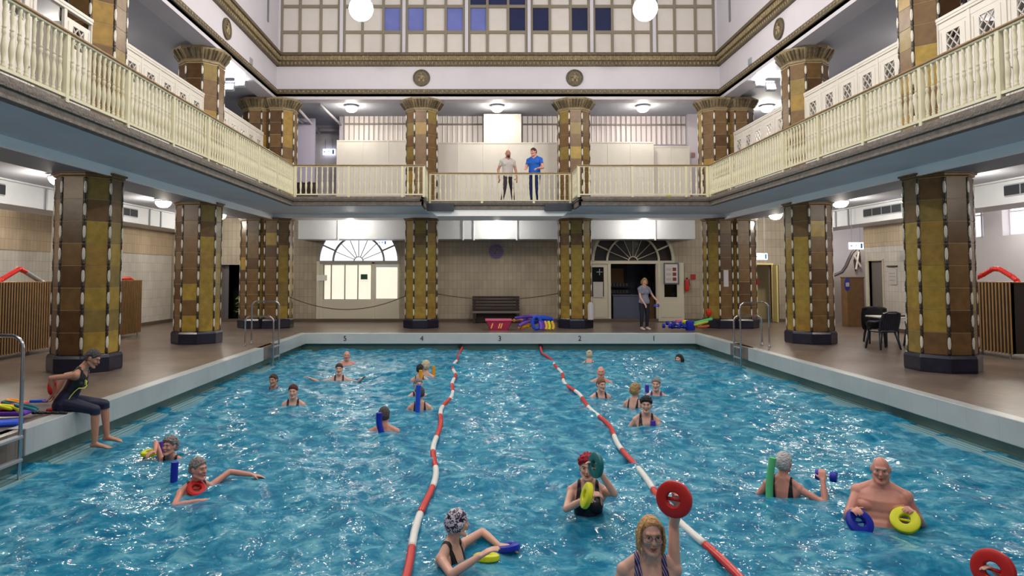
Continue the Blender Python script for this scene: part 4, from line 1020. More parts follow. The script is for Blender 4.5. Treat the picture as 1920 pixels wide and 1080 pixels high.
specs = [('long purple noodle lying on top of the pile at the crate', (966, 597), (1002, 594), purple), ('long lilac noodle under the purple one', (978, 595), (1018, 594), purl), ('pale orange noodle end sticking out beside the crate', (963, 601), (980, 601), orl),
 ('purple noodle slanting down to the left of the pile', (971, 613), (990, 597), purple), ('lilac noodle slanting beside the purple one', (973, 611), (1000, 601), purl), ('orange noodle across the bottom of the pile', (979, 614), (1002, 610), orange), ('golden noodle at the floor left in the pile', (972, 616), (992, 612), yel2),
 ('long blue noodle on the right top of the pile', (1008, 594), (1036, 598), bluel), ('second blue noodle on the right top of the pile', (1003, 597), (1038, 601), bluel), ('dark blue noodle in the middle of the pile', (1000, 606), (1026, 603), blue), ('purple noodle in the right half of the pile', (1012, 610), (1030, 604), purple)]
for k, (lb, a, b, mm) in enumerate(specs):
    A, Bq = N(*a, D0+.1*(k % 4)), N(*b, D0+.25+.1*(k % 3)); A.z = max(A.z, .06); Bq.z = max(Bq.z, .06); md = (A+Bq)/2+Vector((0, 0, .03)); noodle(lb, [A, md, Bq], .05, mm, g1)
t = thing('blue_foam_ring', 'bright blue foam ring standing upright in the noodle pile', 'float', N(1006, 605, D0-.1)); MB().tube([(.0+.13*cos(a), 0, .2*sin(a)) for a in [2*pi*k/24 for k in range(24)]], .055, n=10, closed=True).build('ring', bluel, t, smooth=True)
for k, (px, py, mm, lb) in enumerate(((1013, 612, purl, 'lilac upright noodle end at the right of the pile'), (1017, 612, purple, 'purple upright noodle end at the right of the pile'), (1023, 612, orl, 'pale orange noodle end at the right of the pile'), (1029, 613, yellow, 'yellow noodle end at the right of the pile'), (1036, 614, yel2, 'golden noodle end at the far right of the pile'))):
    A = N(px, py, D0-.25); A.z = .05; noodle(lb, [A, A+Vector((.04, .05, .1)), A+Vector((.0, .15, .25))], .045, mm, g1)
t = thing('crate', 'pink plastic crate with yellow things inside beside the noodles', 'crate', (N(935, 616, 23).x, 23.0, 0))
f = MB(); w0, w1, h = .30, .43, .33
for s in (-1, 1):
    f.add([(-w0, s*.2, 0), (w0, s*.2, 0), (w1, s*.28, h), (-w1, s*.28, h), (-w0, s*.18, 0), (w0, s*.18, 0), (w1, s*.26, h), (-w1, s*.26, h)], [(3,2,1,0),(4,5,6,7),(0,1,5,4),(1,2,6,5),(2,3,7,6),(3,0,4,7)])
    f.add([(s*w0, -.2, 0), (s*w0, .2, 0), (s*w1, .28, h), (s*w1, -.28, h), (s*(w0-.02), -.2, 0), (s*(w0-.02), .2, 0), (s*(w1-.02), .28, h), (s*(w1-.02), -.28, h)], [(3,2,1,0),(4,5,6,7),(0,1,5,4),(1,2,6,5),(2,3,7,6),(3,0,4,7)])
f.box(-w0, w0, -.2, .2, 0, .02); f.build('body', M('pink_plastic', (176,48,92), .4), t); f = MB(); f.tube([(-w1, -.28, h), (w1, -.28, h), (w1, .28, h), (-w1, .28, h)], .03, n=6, closed=True); f.build('rim', M('pink_plastic_light', (216,92,130), .4), t)
f = MB()
for x in (-.22, .02, .09): f.obox((x, -.245, .17), (.02, .012, .11), ry=R(18))
f.build('slot', orl, t)
g2 = 'blue foam dumbbells and floats piled at the far right'
def dumbbell(label, c, rz, mm, grp, k=1.0, parent=None):
    t = thing('foam_dumbbell', label, 'dumbbell', c, rz, grp)
    for s in (-1, 1):
        T = Matrix.Translation((s*.1*k, 0, 0)) @ Matrix.Rotation(pi/2, 4, 'Y'); MB().lathe([(.02, -.045*k), (.07*k, -.045*k), (.078*k, -.03*k), (.078*k, .03*k), (.07*k, .045*k), (.02, .045*k)], 18, T=T).build('disc', mm, t, smooth='auto')
    MB().cyl((-.1*k, 0, 0), (.1*k, 0, 0), .016, n=8).build('grip', white, t, smooth='auto'); return t
places = [(1250, 611), (1257, 606), (1263, 612), (1270, 607), (1276, 612), (1283, 611), (1268, 612), (1291, 612)]
words = ['leftmost', 'upper left', 'second leftmost', 'upper middle', 'middle floor-level', 'right of middle', 'front middle', 'rightmost']
for k, (px, py) in enumerate(places):
    p = N(px, py, D0+.12*(k % 3)); p.z = max(p.z, .085); dumbbell('%s blue foam dumbbell in the heap by the open door' % words[k], p, rng.uniform(-1, 1), blue, g2, .95)
for k, (px, py, mm, lb) in enumerate(((1274, 602, M('pink_foam', (220,110,150), .5), 'pink float lying on top of the dumbbell heap'), (1284, 603, yellow, 'yellow float block behind the dumbbell heap'), (1288, 608, green, 'green float block in the dumbbell heap'))):
    o = MB().box(-.13, .13, -.08, .08, -.05, .05).build('foam_block', mm, loc=N(px, py, D0+.4), bevel=.03, rz=.3*k); tag(o, lb, 'float', g2)
o = MB().lathe([(.02, 0), (.13, 0), (.15, .03), (.15, .28), (.12, .32), (.02, .32)], 18).build('foam_tub', blue, smooth='auto', loc=(N(1296, 610).x, D0+.1, 0)); tag(o, 'upright dark blue foam drum right of the dumbbell heap', 'float')
noodle('long green noodle leaning from the heap to the corner column', [N(1301, 606, D0), N(1318, 602, D0+.2), N(1334, 598, D0+.45)], .05, green, g2)
noodle('yellow noodle under the green noodle at the right heap', [N(1300, 609, D0), N(1314, 606, D0+.1), N(1326, 603, D0+.3)], .05, M('yellow_green_foam', (190,200,70), .5), g2)
noodle('orange brown noodle at the bottom right of the heap', [N(1306, 613, D0), N(1318, 613, D0+.1), N(1328, 611, D0+.25)], .05, M('rust_foam', (170,84,40), .5), g2)
o = MB().ell((0, 0, 0), (.1, .07, .13), n=12, k=10).build('red_float', red, smooth=True, loc=N(1329, 586, D0+.5)); tag(o, 'red rounded float hanging on the corner column', 'float')
o = MB().lathe([(.05, 0), (.1, .02), (.1, .5), (.06, .58), (.03, .6)], 14).build('white_canister', white, smooth='auto', loc=(N(1106, 594).x+.12, 23.35, .3)); tag(o, 'white canister hanging at the right end column', 'canister')
o = MB().box(-.08, .08, -.02, .02, -.28, .28).build('white_notice', white, loc=at(1361, 522, 23.5)); tag(o, 'narrow white plate on the far right corner column', 'notice')
# left pile beside the ladder
g3 = 'swim belts and boards on the left pool edge'
def Z(px, py): return onz(px, py, .05)
q = Z(40, 789)
def belt(label, c, a0, mm, r=.16, th=.03):
    o = MB().tube([(r*1.3*cos(a), r*.5*sin(a), r*.8*max(0, sin(a*.5))) for a in [pi*1.7*k/20+a0 for k in range(21)]], th, n=8, rad=[th*.6]+[th]*19+[th*.6]).build('swim_belt', mm, smooth=True, loc=c); tag(o, label, 'belt', g3)
base = onz(18, 778, .04)
bd = MB().box(-.24, .24, -.15, .15, 0, .07).build('swim_board', M('coral_foam', (220,74,66), .5), loc=base+Vector((-.1, .05, .07)), bevel=.03, rz=.08); tag(bd, 'coral red foam board on top of the left pile', 'float board', g3)
bd = MB().box(-.26, .26, -.14, .14, 0, .06).build('swim_board', M('violet_foam', (110,56,190), .5), loc=base+Vector((-.02, -.0, .0)), bevel=.03, rz=.15); tag(bd, 'violet foam board under the coral red one', 'float board', g3)
bd = MB().box(-.2, .2, -.12, .12, 0, .06).build('swim_board', bluel, loc=onz(6, 798, .0)+Vector((0, 0, .0)), bevel=.03, rz=.35); tag(bd, 'bright blue foam board lying nearest the ladder', 'float board', g3)
for k, (px, py, mm, lb) in enumerate(((20, 763, yellow, 'yellow and black swim belt at the left of the pile'), (27, 757, M('teal_belt', (10,80,76), .5), 'dark teal swim belt arched over the pile'), (36, 754, orange, 'orange swim belt arched on top of the pile'), (55, 764, M('teal_belt2', (30,110,120), .5), 'teal blue swim belt at the right of the pile'))):
    c = onz(px-4, py+8, .12); belt(lb, c, .2*k, mm, .085+.008*k, .022)
o = MB().box(-.12, .12, -.03, .03, -.02, .02).build('blue_strap', bluel, loc=onz(74, 752, .05)+Vector((0, 0, 0)), rz=.2, bevel=.008); tag(o, 'short blue strap lying right of the belt pile', 'strap', g3)
f = MB()
for k in range(9): f.ell((.05*k, .015*(k % 2), 0), (.035, .03, .02), n=8, k=6)
o = f.build('black_weight_belt', black, smooth=True, loc=onz(64, 774, .03)); tag(o, 'black beaded weight belt between the pile and the seated woman', 'belt', g3)
o = MB().box(-.16, .16, -.05, .05, 0, .045).build('red_float_bar', red, loc=onz(112, 772, .0), bevel=.015); tag(o, 'flat red float on the pool edge beside the seated woman', 'float', g3)
def puddle(label, px, py, s_): pass
# ---------------------------------------------------------------- people
def skinm(name, col): return M(name, col, .42, var=.06, vscale=9)
skinA = skinm('skin_fair', (224,172,150)); skinB = skinm('skin_pink', (218,150,130)); skinC = skinm('skin_tan', (190,134,108))
lipm = M('lips', (176,86,80), .4); eyew = M('eye_white', (196,182,174), .2); eyed = M('eye_dark', (40,30,26), .2); browm = M('eyebrow', (110,84,64), .7)
navysuit = M('swimsuit_navy', (20,22,44), .5); blacksuit = M('swimsuit_black', (16,16,22), .5)
def remesh(mb, vox, smooth_it):
    me = bpy.data.meshes.new('tmp'); me.from_pydata(mb.v, [], mb.f); me.update()
    o = bpy.data.objects.new('tmp', me); COL.objects.link(o)
    md = o.modifiers.new('r', 'REMESH'); md.mode = 'VOXEL'; md.voxel_size = vox; md.adaptivity = 0
    bpy.context.view_layer.update(); dg = bpy.context.evaluated_depsgraph_get()
    m2 = bpy.data.meshes.new_from_object(o.evaluated_get(dg)); bpy.data.objects.remove(o); bpy.data.meshes.remove(me)
    n = len(m2.vertices); V = np.empty(n*3); m2.vertices.foreach_get('co', V); V = V.reshape(-1, 3)
    E = np.empty(len(m2.edges)*2, dtype=int); m2.edges.foreach_get('vertices', E); E = E.reshape(-1, 2)
    deg = np.bincount(E.ravel(), minlength=n).clip(1)
    for _ in range(smooth_it):
        S = np.zeros_like(V)
        for c in range(3):
            S[:, c] = np.bincount(E[:, 0], V[E[:, 1], c], n)+np.bincount(E[:, 1], V[E[:, 0], c], n)
        V = .5*V+.5*S/deg[:, None]
    m2.vertices.foreach_set('co', V.ravel()); m2.update()
    m2.calc_loop_triangles(); T = np.empty(len(m2.loop_triangles)*3, dtype=int); m2.loop_triangles.foreach_get('vertices', T); T = T.reshape(-1, 3)
    return m2, V, T
def vnormals(V, T):
    fn = np.cross(V[T[:, 1]]-V[T[:, 0]], V[T[:, 2]]-V[T[:, 0]]); N_ = np.zeros_like(V)
    for k in range(3):
        for c in range(3): N_[:, c] += np.bincount(T[:, k], fn[:, c], len(V))
    return N_/np.maximum(np.linalg.norm(N_, axis=1), 1e-9)[:, None]
def clip(V, T, g, off, N_, name, mm, parent):
    P_ = V+N_*off[:, None] if np.ndim(off) else V+N_*off
    ins = g[T] < 0; cnt = ins.sum(1); full = T[cnt == 3]; mix = T[(cnt > 0) & (cnt < 3)]
    vs = [tuple(p) for p in P_]; fs = [tuple(t) for t in full.tolist()]; cache = {}
    for tri in mix.tolist():
        poly = []
        for i in range(3):
            a, b = tri[i], tri[(i+1) % 3]
            if g[a] < 0: poly.append(a)
            if (g[a] < 0) != (g[b] < 0):
                key = (min(a, b), max(a, b))
                if key not in cache:
                    t = g[key[0]]/(g[key[0]]-g[key[1]]); cache[key] = len(vs); vs.append(tuple(P_[key[0]]*(1-t)+P_[key[1]]*t))
                poly.append(cache[key])
        fs.append(tuple(poly))
    used = sorted({i for f in fs for i in f}); mp = {u: i for i, u in enumerate(used)}
    if not fs: return None
    mb = MB(); mb.add([vs[u] for u in used], [tuple(mp[i] for i in f) for f in fs]); return mb.build(name, mm, parent, smooth=True)
def dcap(V, a, b, r1, r2):
    a, b = np.array(a), np.array(b); d = b-a; t = ((V-a) @ d/(d @ d)).clip(0, 1); return np.linalg.norm(V-(a+t[:, None]*d), axis=1)-(r1+(r2-r1)*t)
TOR = {'f': [(-.13,.10,.085,0),(-.07,.172,.115,.0),(.0,.182,.12,.0),(.08,.16,.108,0),(.16,.135,.095,0),(.24,.138,.095,0),(.32,.152,.105,0),(.39,.155,.10,.0),(.44,.15,.08,.005),(.48,.10,.065,.01),(.53,.055,.055,.01)],
       'm': [(-.13,.10,.09,0),(-.07,.165,.115,.0),(.0,.172,.12,.0),(.08,.165,.115,0),(.16,.16,.11,0),(.24,.168,.112,0),(.32,.18,.12,0),(.39,.185,.115,.0),(.44,.178,.09,.005),(.49,.115,.07,.01),(.54,.062,.06,.01)]}
def person(label, loc, rz=0, sex='f', height=1.66, fat=1.0, zroot=0, lean=0, twist=0, side=0, arms=None, legs=None, hy=0, hp=0, hr=0, hair=None, haircol=None,
           skin=None, suit=None, vox=.009, armsw=None, group='swimmers in the water', nbrow=True, extra=None, elbow=(None, None), bust=1.0, hand_n=(None, None), curl=(.5, .5), hand_d=(None, None), glasses=False, suitkind='suit'):
    s = height/1.68; t = thing('person', label, 'person', (loc[0], loc[1], zroot), rz, group); skin = skin or skinA
    mb = MB(); T = Matrix.Rotation(twist, 4, 'Z') @ Matrix.Rotation(side, 4, 'Y') @ Matrix.Rotation(lean, 4, 'X')
    def tp(p): return T @ Vector(p)
    rings = TOR[sex]; f = fat
    mb.ring_loft([[tp((rx*f*cos(a), y0+ry*(.3+.7*f)*sin(a)*(1.08 if f > 1.1 else 1), z)) for a in [2*pi*k/20 for k in range(20)]] for z, rx, ry, y0 in rings])
    sw = (.165 if sex == 'f' else .19 if f < 1.2 else .172)*(.5+.5*f)
    if sex == 'f':
        for q in (-1, 1): mb.ell((q*.075*f, -.075*f, .315), (.068*bust, .06*bust, .07*bust), T=T)
        if f > 1.05: mb.ell((0, -.04, .1), (.15*f, .10*f, .14), T=T)
    else:
        for q in (-1, 1): mb.ell((q*.085*f, -.07*f, .33), (.085*f, .045*f, .06), T=T)
        if f > 1.1: mb.ell((0, -.06, .1), (.17*f, .125*f, .18), T=T); mb.ell((0, -.02, .2), (.172*f, .118*f, .2), T=T)
    bones = {}
    arms = list(arms) if arms else [None, None]; Ri = (Matrix.Translation((loc[0], loc[1], zroot)) @ Matrix.Rotation(rz, 4, 'Z')).inverted()
    for i in (0, 1):
        if armsw and armsw[i] is not None: arms[i] = (Ri @ Vector(armsw[i]))/s
    S_, E_, W_ = [], [], []
    ub, eb, wb = (.043, .036, .026) if sex == 'f' else (.05, .042, .031); ub *= (.4+.6*f); eb *= (.5+.5*f)
    for i, q in enumerate((-1, 1)):
        sh = tp((q*sw, .005, .425)); W = Vector(arms[i]) if arms and arms[i] else tp((q*.26, -.02, -.12))
        L1, L2 = .285, .25; d = W-sh; dl = min(d.length, (L1+L2)*.995); W = sh+d.normalized()*dl; dn = d.normalized()
        pole = Vector(elbow[i]) if elbow[i] else Vector((q*.5, .35, -.8)); pole = (pole-dn*pole.dot(dn)).normalized()
        ca = (L1*L1+dl*dl-L2*L2)/(2*L1*dl); ca = max(-1, min(1, ca)); E = sh+dn*L1*ca+pole*L1*math.sqrt(1-ca*ca)
        mb.ell(sh, (ub*1.25,)*3); mb.capsule(tp((q*.045, .012, .515)), sh+Vector((0, 0, .008)), .045*f**.6, ub*1.02); mb.capsule(tp((q*.1*f, .0, .36)), sh, .07*f, ub*1.1)
        mb.capsule(sh, E, ub, eb*.95); mb.capsule(E, E+(W-E)*.35, eb*.95, eb*1.0); mb.capsule(E+(W-E)*.35, W, eb*1.0, wb)
        bones['ua%d' % i] = (sh, E, ub, eb); bones['fa%d' % i] = (E, W, eb, wb)
        S_.append(sh); E_.append(E); W_.append(W)
        # hand: palm, four fingers, thumb from the side of the palm
        hd = Vector(hand_d[i]).normalized() if hand_d[i] else (W-E).normalized(); nn = Vector(hand_n[i]) if hand_n[i] else Vector((0, 0, -1)); nn = (nn-hd*nn.dot(hd))
        nn = nn.normalized() if nn.length > .05 else Vector((q, 0, 0)); lt = hd.cross(nn); inward = Vector((-q, 0, 0))
        th = lt if lt.dot(Vector((-q, -.4, .2))) > 0 else -lt; cu = curl[i]
        K = W+hd*.088
        for k in range(4):
            o = th*(.030-.020*k); mb.capsule(W+hd*.012+o*.6, K+o, .0155, .0125, n=8)
            dirn = hd.copy(); p = K+o; Ls = [(.034, .026, .02), (.038, .028, .021), (.036, .026, .02), (.028, .02, .017)][k]
            for j in range(3):
                a = cu*(.5, .8, .6)[j]+.04*k*(j == 0); dirn = (dirn*cos(a)+(nn-dirn*nn.dot(dirn)).normalized()*sin(a)).normalized() if a > .01 else dirn
                p2 = p+dirn*Ls[j]*1.15; mb.capsule(p, p2, .0095-.0008*j, .009-.001*j, n=8, k=3); p = p2
        td = (th*.75+hd*.65+nn*.25).normalized(); p = W+hd*.025+th*.024
        for Lx, rr_ in ((.045, .013), (.032, .0105)):
            p2 = p+td*Lx; mb.capsule(p, p2, rr_, rr_*.9, n=8, k=3); p = p2; td = (td+hd*.35+nn*.3*cu).normalized()
        bones['ha%d' % i] = (W, K+hd*.05, .03, .02)
    nk = tp((0, .012, .50)); nt_ = tp((0, -.014, .563))
    mb.capsule(nk, nt_+Vector((0, 0, .02)), .058 if sex == 'f' else .072*f**.4, .052 if sex == 'f' else .064*f**.3)
    bones['neck'] = (nk+(nt_-nk)*.35, nt_, .06, .05)
    Hm = Matrix.Translation(nt_) @ T.to_3x3().to_4x4() @ Matrix.Rotation(-lean, 4, 'X') @ Matrix.Rotation(hy, 4, 'Z') @ Matrix.Rotation(hr, 4, 'Y') @ Matrix.Rotation(hp, 4, 'X') @ Matrix.Translation((0, -.02, .105))
    bones['head'] = (Hm @ Vector((0, 0, -.06)), Hm @ Vector((0, .0, .04)), .075, .09)
    kf = 1.0 if sex == 'f' else 1.04
    # skull and face
    rg_ = []
    for i in range(17):
        th_ = max(.03, min(pi-.03, pi*i/16)); z = -cos(th_); rr_ = sin(th_); row = []
        for j in range(24):
            a = 2*pi*j/24; x, y = rr_*cos(a), rr_*sin(a)
            xx, yy, zz = x*.075, y*.094+.004, z*.118
            if z < 0: xx *= 1-.30*(-z)**1.3; yy = yy*(1-.12*(-z)) if y < 0 else yy*(1-.45*(-z)**1.2)
            if y < 0: yy *= .97
            row.append(Hm @ (Vector((xx, yy, zz))*kf))
        rg_.append(row)
    mb.ring_loft(rg_)
    HE = lambda c, r: mb.ell(Vector(c)*kf, tuple(v*kf for v in r), T=Hm, n=12, k=8)
    HC_ = lambda a, b, r1, r2: mb.capsule(Hm @ (Vector(a)*kf), Hm @ (Vector(b)*kf), r1*kf, r2*kf, n=10)
    HC_((0, -.086, .014), (0, -.106, -.020), .0085, .0125); HE((-.012, -.097, -.023), (.008, .01, .007)); HE((.012, -.097, -.023), (.008, .01, .007))
    HC_((-.04, -.073, .034), (0, -.084, .032), .010, .011); HC_((.04, -.073, .034), (0, -.084, .032), .010, .011)
    for q in (-1, 1):
        HE((q*.040, -.066, -.018), (.024, .02, .02)); HC_((q*.060, .0, -.055), (q*.018, -.068, -.098), .018, .018)
        HE((q*.080, .008, .002), (.008, .018, .031)); HE((q*.083, .016, .01), (.006, .010, .02))
    HE((0, -.079, -.098), (.022, .016, .018)); HE((0, -.086, -.048), (.022, .012, .007)); HE((0, -.085, -.061), (.020, .012, .008))
    # legs
    lg = legs or [((q*.092*f, 0, -.06), (q*.10, -.03, -.46), (q*.10, .03, -.86), (q*.11, -.16, -.90)) for q in (-1, 1)]
    for i, (h_, kn, an, to) in enumerate(lg):
        h_, kn, an, to = map(Vector, (h_, kn, an, to)); r0 = .088*(.35+.65*f)
        mb.capsule(h_, kn, r0, .056); mb.capsule(kn, kn+(an-kn)*.3, .053, .055); mb.capsule(kn+(an-kn)*.3, an, .055, .035)
        ft = to-an; hl = an-ft.normalized()*.035+Vector((0, 0, -.03)); mb.capsule(hl, an+Vector((0, 0, -.0)), .03, .034)
        mb.capsule(an+ft*.1, to, .034, .022); sd_ = ft.cross(Vector((0, 0, 1))).normalized()
        mb.capsule(an+ft*.3+sd_*.014, to+sd_*.02, .026, .018); mb.capsule(an+ft*.3-sd_*.014, to-sd_*.02, .026, .018); mb.capsule(hl, to, .026, .02)
        for k in range(5): tt = to+sd_*(.036-.018*k)*(1 if i else -1)+ft.normalized()*(.012-.004*k); mb.capsule(tt-ft.normalized()*.03, tt+ft.normalized()*(.03-.004*k), .012 if k else .014, .009, n=8, k=3)
        bones['th%d' % i] = (h_, kn, r0, .056); bones['sh%d' % i] = (kn, an, .055, .035); bones['ft%d' % i] = (an, to, .035, .02)
    me, V, TT = remesh(mb, vox, 3 if vox > .007 else 4)
    # eye sockets pressed in
    Hi = np.array(Hm.inverted()); Vh = V @ Hi[:3, :3].T+Hi[:3, 3]; Ti = np.array(T.inverted()); Vt = V @ Ti[:3, :3].T
    R3 = np.array(Hm.to_3x3())
    ec = [Vector((q*.031, -.078, .012))*kf for q in (-1, 1)]
    for e_ in ec:
        dd = np.linalg.norm((Vh-np.array(e_))*[1, 1, 1.25], axis=1); amt = .0065*np.exp(-(dd/.017)**2); V = V+np.outer(amt, R3 @ np.array([0, 1, 0]))
    NV = vnormals(V, TT)
    V *= s; me.vertices.foreach_set('co', V.ravel()); me.materials.clear(); me.materials.append(skin); me.shade_smooth(); me.update(); me.name = 'body'
    body = bpy.data.objects.new('body', me); COL.objects.link(body); body.parent = t
    Vu = V/s
    D = {k: dcap(Vu, *b) for k, b in bones.items()}
    zt = Vt[:, 2]; rzs = np.array([r[0] for r in rings]); rxs = np.interp(zt, rzs, [r[1]*f for r in rings]); rys = np.interp(zt, rzs, [r[2]*(.3+.7*f) for r in rings])
    rho = np.sqrt((Vt[:, 0]/rxs)**2+(Vt[:, 1]/rys)**2); Dt = (rho-1)*np.minimum(rxs, rys)
    if sex == 'f': Dt = np.minimum(Dt, np.minimum(*[np.linalg.norm(Vt-np.array([q*.075*f, -.075*f, .315]), axis=1)-.066*bust for q in (-1, 1)]))
    Dt = np.where(zt < -.14, (-.14-zt)+.02, Dt)
    def unc(names): return np.min([D[n] for n in names], axis=0)
    A_ = ['ua0', 'ua1', 'fa0', 'fa1', 'ha0', 'ha1']; Lg = ['th0', 'th1', 'sh0', 'sh1', 'ft0', 'ft1']
    ax_ = np.abs(Vt[:, 0])
    if suitkind == 'suit':
        x0 = .088 if f < 1.1 else .1
        ztop = np.where(Vt[:, 1] < 0, .335+.02*np.cos(ax_*18), .27)+.35*np.exp(-((ax_-x0)/.020)**2)
        ztop = np.where(ax_ > x0+.03, np.minimum(ztop, .36), ztop)
        far = np.maximum(unc([n for n in A_ if n[:2] != 'ua']), 0); g = np.maximum(Dt-.045-.0*far, zt-ztop)
        g = np.maximum(g, .4*(Dt-unc(['ua0', 'ua1'])-.03) if True else g); g = np.maximum(g, Dt-unc(A_[2:])); g = np.maximum(g, Dt-unc(['head'])); g = np.maximum(g, -.115-zt)
        g = np.maximum(g, np.where(zt < -.02, (ax_-(.17+zt*.9))*.6, -1))
        clip(V, TT, g, .0045*s, NV, 'swimsuit', suit or navysuit, t)
    elif suitkind == 'trunks':
        g = np.maximum(np.minimum(Dt, unc(['th0', 'th1']))-unc(A_+['sh0', 'sh1']), Vu[:, 2]-.0); clip(V, TT, g, .006*s, NV, 'trunks', suit or navysuit, t)
    elif isinstance(suitkind, dict):      # clothed figures
        for nm, sp in suitkind.items():
            cov, un = [], []
            for b_, tr_ in sp['bones'].items():
                a, b, r1, r2 = bones[b_]
                if tr_ >= 1: cov.append(D[b_])
                else: m_ = a.lerp(b, tr_); rm = r1+(r2-r1)*tr_; cov.append(dcap(Vu, a, m_, r1, rm)); un.append(dcap(Vu, m_+(b-a)*.02, b, rm, r2))
            if sp.get('torso'): cov.append(Dt)
            elif sp.get('torso') is None: un.append(Dt)
            un += [D[n] for n in D if n not in sp['bones']]
            g = np.min(cov, axis=0)-np.min(un, axis=0)
            if 'z0' in sp: g = np.maximum(g, sp['z0']-zt)
            if 'z1' in sp: g = np.maximum(g, Vu[:, 2]-sp['z1'])
            if 'neck' in sp: g = np.maximum(g, np.where(ax_ < .12, zt-(sp['neck']+.9*ax_+np.where(Vt[:, 1] > 0, .08, 0)), -1))
            clip(V, TT, g, sp['t']*s, NV, nm, sp['mat'], t)
    # hair grown off the scalp
    hm_ = haircol
    if hair and hair != 'bald':
        x, y, z = Vh[:, 0]/kf, Vh[:, 1]/kf, Vh[:, 2]/kf; dn_ = D['head']
        lo = {'short': -.055, 'curly': -.06, 'bob': -.10, 'bun': -.06, 'cap': -.062, 'fringe': -.05, 'long': -.11}[hair]
        fr_ = {'cap': .052, 'fringe': .2, 'long': .098}.get(hair, .062)
        hl_ = np.interp(y, [-.1, -.065, -.035, -.01, .03, .1], [fr_, fr_, .03, -.02 if hair in ('bob', 'long', 'cap') else .005, lo*.8, lo])
        g = hl_-z
        if hair == 'fringe': g = np.maximum(g, z-.02); g = np.maximum(g, -.0-y)
        g = np.maximum(g, (dn_-.06)); g = np.maximum(g, -.135-z)
        if hair not in ('bob', 'cap', 'long'): 
            for q in (-1, 1): g = np.maximum(g, .034-np.sqrt(((y-.008)/.8)**2+(z-.0)**2+np.maximum(0, .07-x*q)**2*9))
        rs = np.random.RandomState(3); base_ = {'short': .017, 'curly': .030, 'bob': .02, 'bun': .014, 'cap': .006, 'fringe': .006, 'long': .008}[hair]
        if hair == 'cap': base_ = .015
        nz = (np.sin(Vh[:, 0]*160+3*np.sin(Vh[:, 2]*60))*np.sin(Vh[:, 1]*150+2*np.sin(Vh[:, 0]*90))*np.sin(Vh[:, 2]*120))
        amp = {'curly': .55, 'cap': .0, 'long': .12}.get(hair, .35); off = (base_*(1+amp*nz)*(np.clip(-g/.018, .15, 1) if hair != 'cap' else 1)+(.004*np.clip(z/.1, 0, 1) if hair != 'cap' else 0))
        ho = clip(V, TT, g, off*s, NV, 'swim_cap' if hair == 'cap' else 'hair', hm_, t)
        xt = MB()
        if hair == 'bun': xt.ell((0, .07, .09), (.04, .04, .035), n=12, k=8)
        if hair == 'long':
            for q in (-1, 1):
                for k in range(5): xt.tube([(q*.03, -.03+.014*k, .115), (q*.074, -.046+.016*k, .06), (q*.084, -.05+.02*k, -.02), (q*.080, -.045+.02*k, -.08-.006*k), (q*.072, -.035+.02*k, -.115)], .008, n=7, rad=[.004, .007, .008, .006, .003])
        if hair == 'bob':
            for q in (-1, 1):
                for k in range(5): xt.tube([(q*.06, -.02+.02*k, .07), (q*.088, -.02+.022*k, .02), (q*.09, -.015+.022*k, -.05), (q*.075, -.01+.022*k, -.095)], .018, n=7, rad=[.012, .018, .02, .010])
        if xt.v:
            Q = Matrix.Scale(s, 4) @ Hm @ Matrix.Scale(kf, 4); xt.v = [tuple(Q @ Vector(v)) for v in xt.v]; xt.build('hair_bun' if hair == 'bun' else 'hair_strands', hm_, t, smooth=True)
    Q = Matrix.Scale(s, 4) @ Hm @ Matrix.Scale(kf, 4)
    def part(name, m_, mm): m_.v = [tuple(Q @ Vector(v)) for v in m_.v]; return m_.build(name, mm, t, smooth=True)
    for q in (-1, 1):
        e_ = part('eye', MB().ell((q*.031, -.0735, .012), (.0112, .010, .0062), n=12, k=8), eyew)
        MB_ = MB().ell((q*.031, -.0822, .012), (.0052, .0024, .0055), n=10, k=6); MB_.v = [tuple(Q @ Vector(v)) for v in MB_.v]; MB_.build('iris', eyed, e_, smooth=True)
        part('eyebrow', MB().tube([(q*.014, -.094, .030), (q*.03, -.092, .036), (q*.048, -.079, .033)], .0035, n=6, rad=[.003, .004, .002]), haircol or browm)
    part('lips', MB().tube([(-.022, -.087, -.053), (-.01, -.097, -.051), (0, -.0985, -.052), (.01, -.097, -.051), (.022, -.087, -.053)], .004, n=8, rad=[.001, .0045, .004, .0045, .001]).tube([(-.020, -.087, -.055), (-.008, -.095, -.060), (.008, -.095, -.060), (.020, -.087, -.055)], .004, n=8, rad=[.001, .005, .005, .001]), lipm)
    if glasses:
        gm = MB()
        for q in (-1, 1): gm.tube([(q*.032+.023*cos(a), -.101+.006*abs(cos(a)), .010+.017*sin(a)) for a in [2*pi*k/18 for k in range(18)]], .0014, n=6, closed=True); gm.tube([(q*.055, -.094, .015), (q*.08, -.05, .014), (q*.084, .0, .01)], .0014, n=5)
        gm.tube([(-.01, -.102, .014), (.01, -.102, .014)], .0014, n=5); part('glasses', gm, M('glasses_frame', (70,60,60), .3))
    info = dict(root=t, s=s, W=[(t.matrix_basis @ (w_*s)) for w_ in W_], H=Hm)
    if extra: extra(t, info)
    return t, info
def ring_float(label, c, n, mm, grp='held foam rings', r=.118, half=False):
    n = Vector(n).normalized(); t = thing('foam_ring', label, 'foam ring', c, 0, grp); T = n.to_track_quat('Z', 'Y').to_matrix().to_4x4()
    prof = [(.045, -.018), (.052, -.026), (r-.02, -.028), (r-.004, -.018), (r, 0), (r-.004, .018), (r-.02, .028), (.052, .026), (.045, .018)]
    MB().lathe(prof, 30, T=T, closed=True).build('ring', mm, t, smooth='auto')
    b = MB(); b.cyl(T @ Vector((-.05, 0, 0)), T @ Vector((.05, 0, 0)), .011, n=8); b.build('grip', mm, t, smooth=True); return t
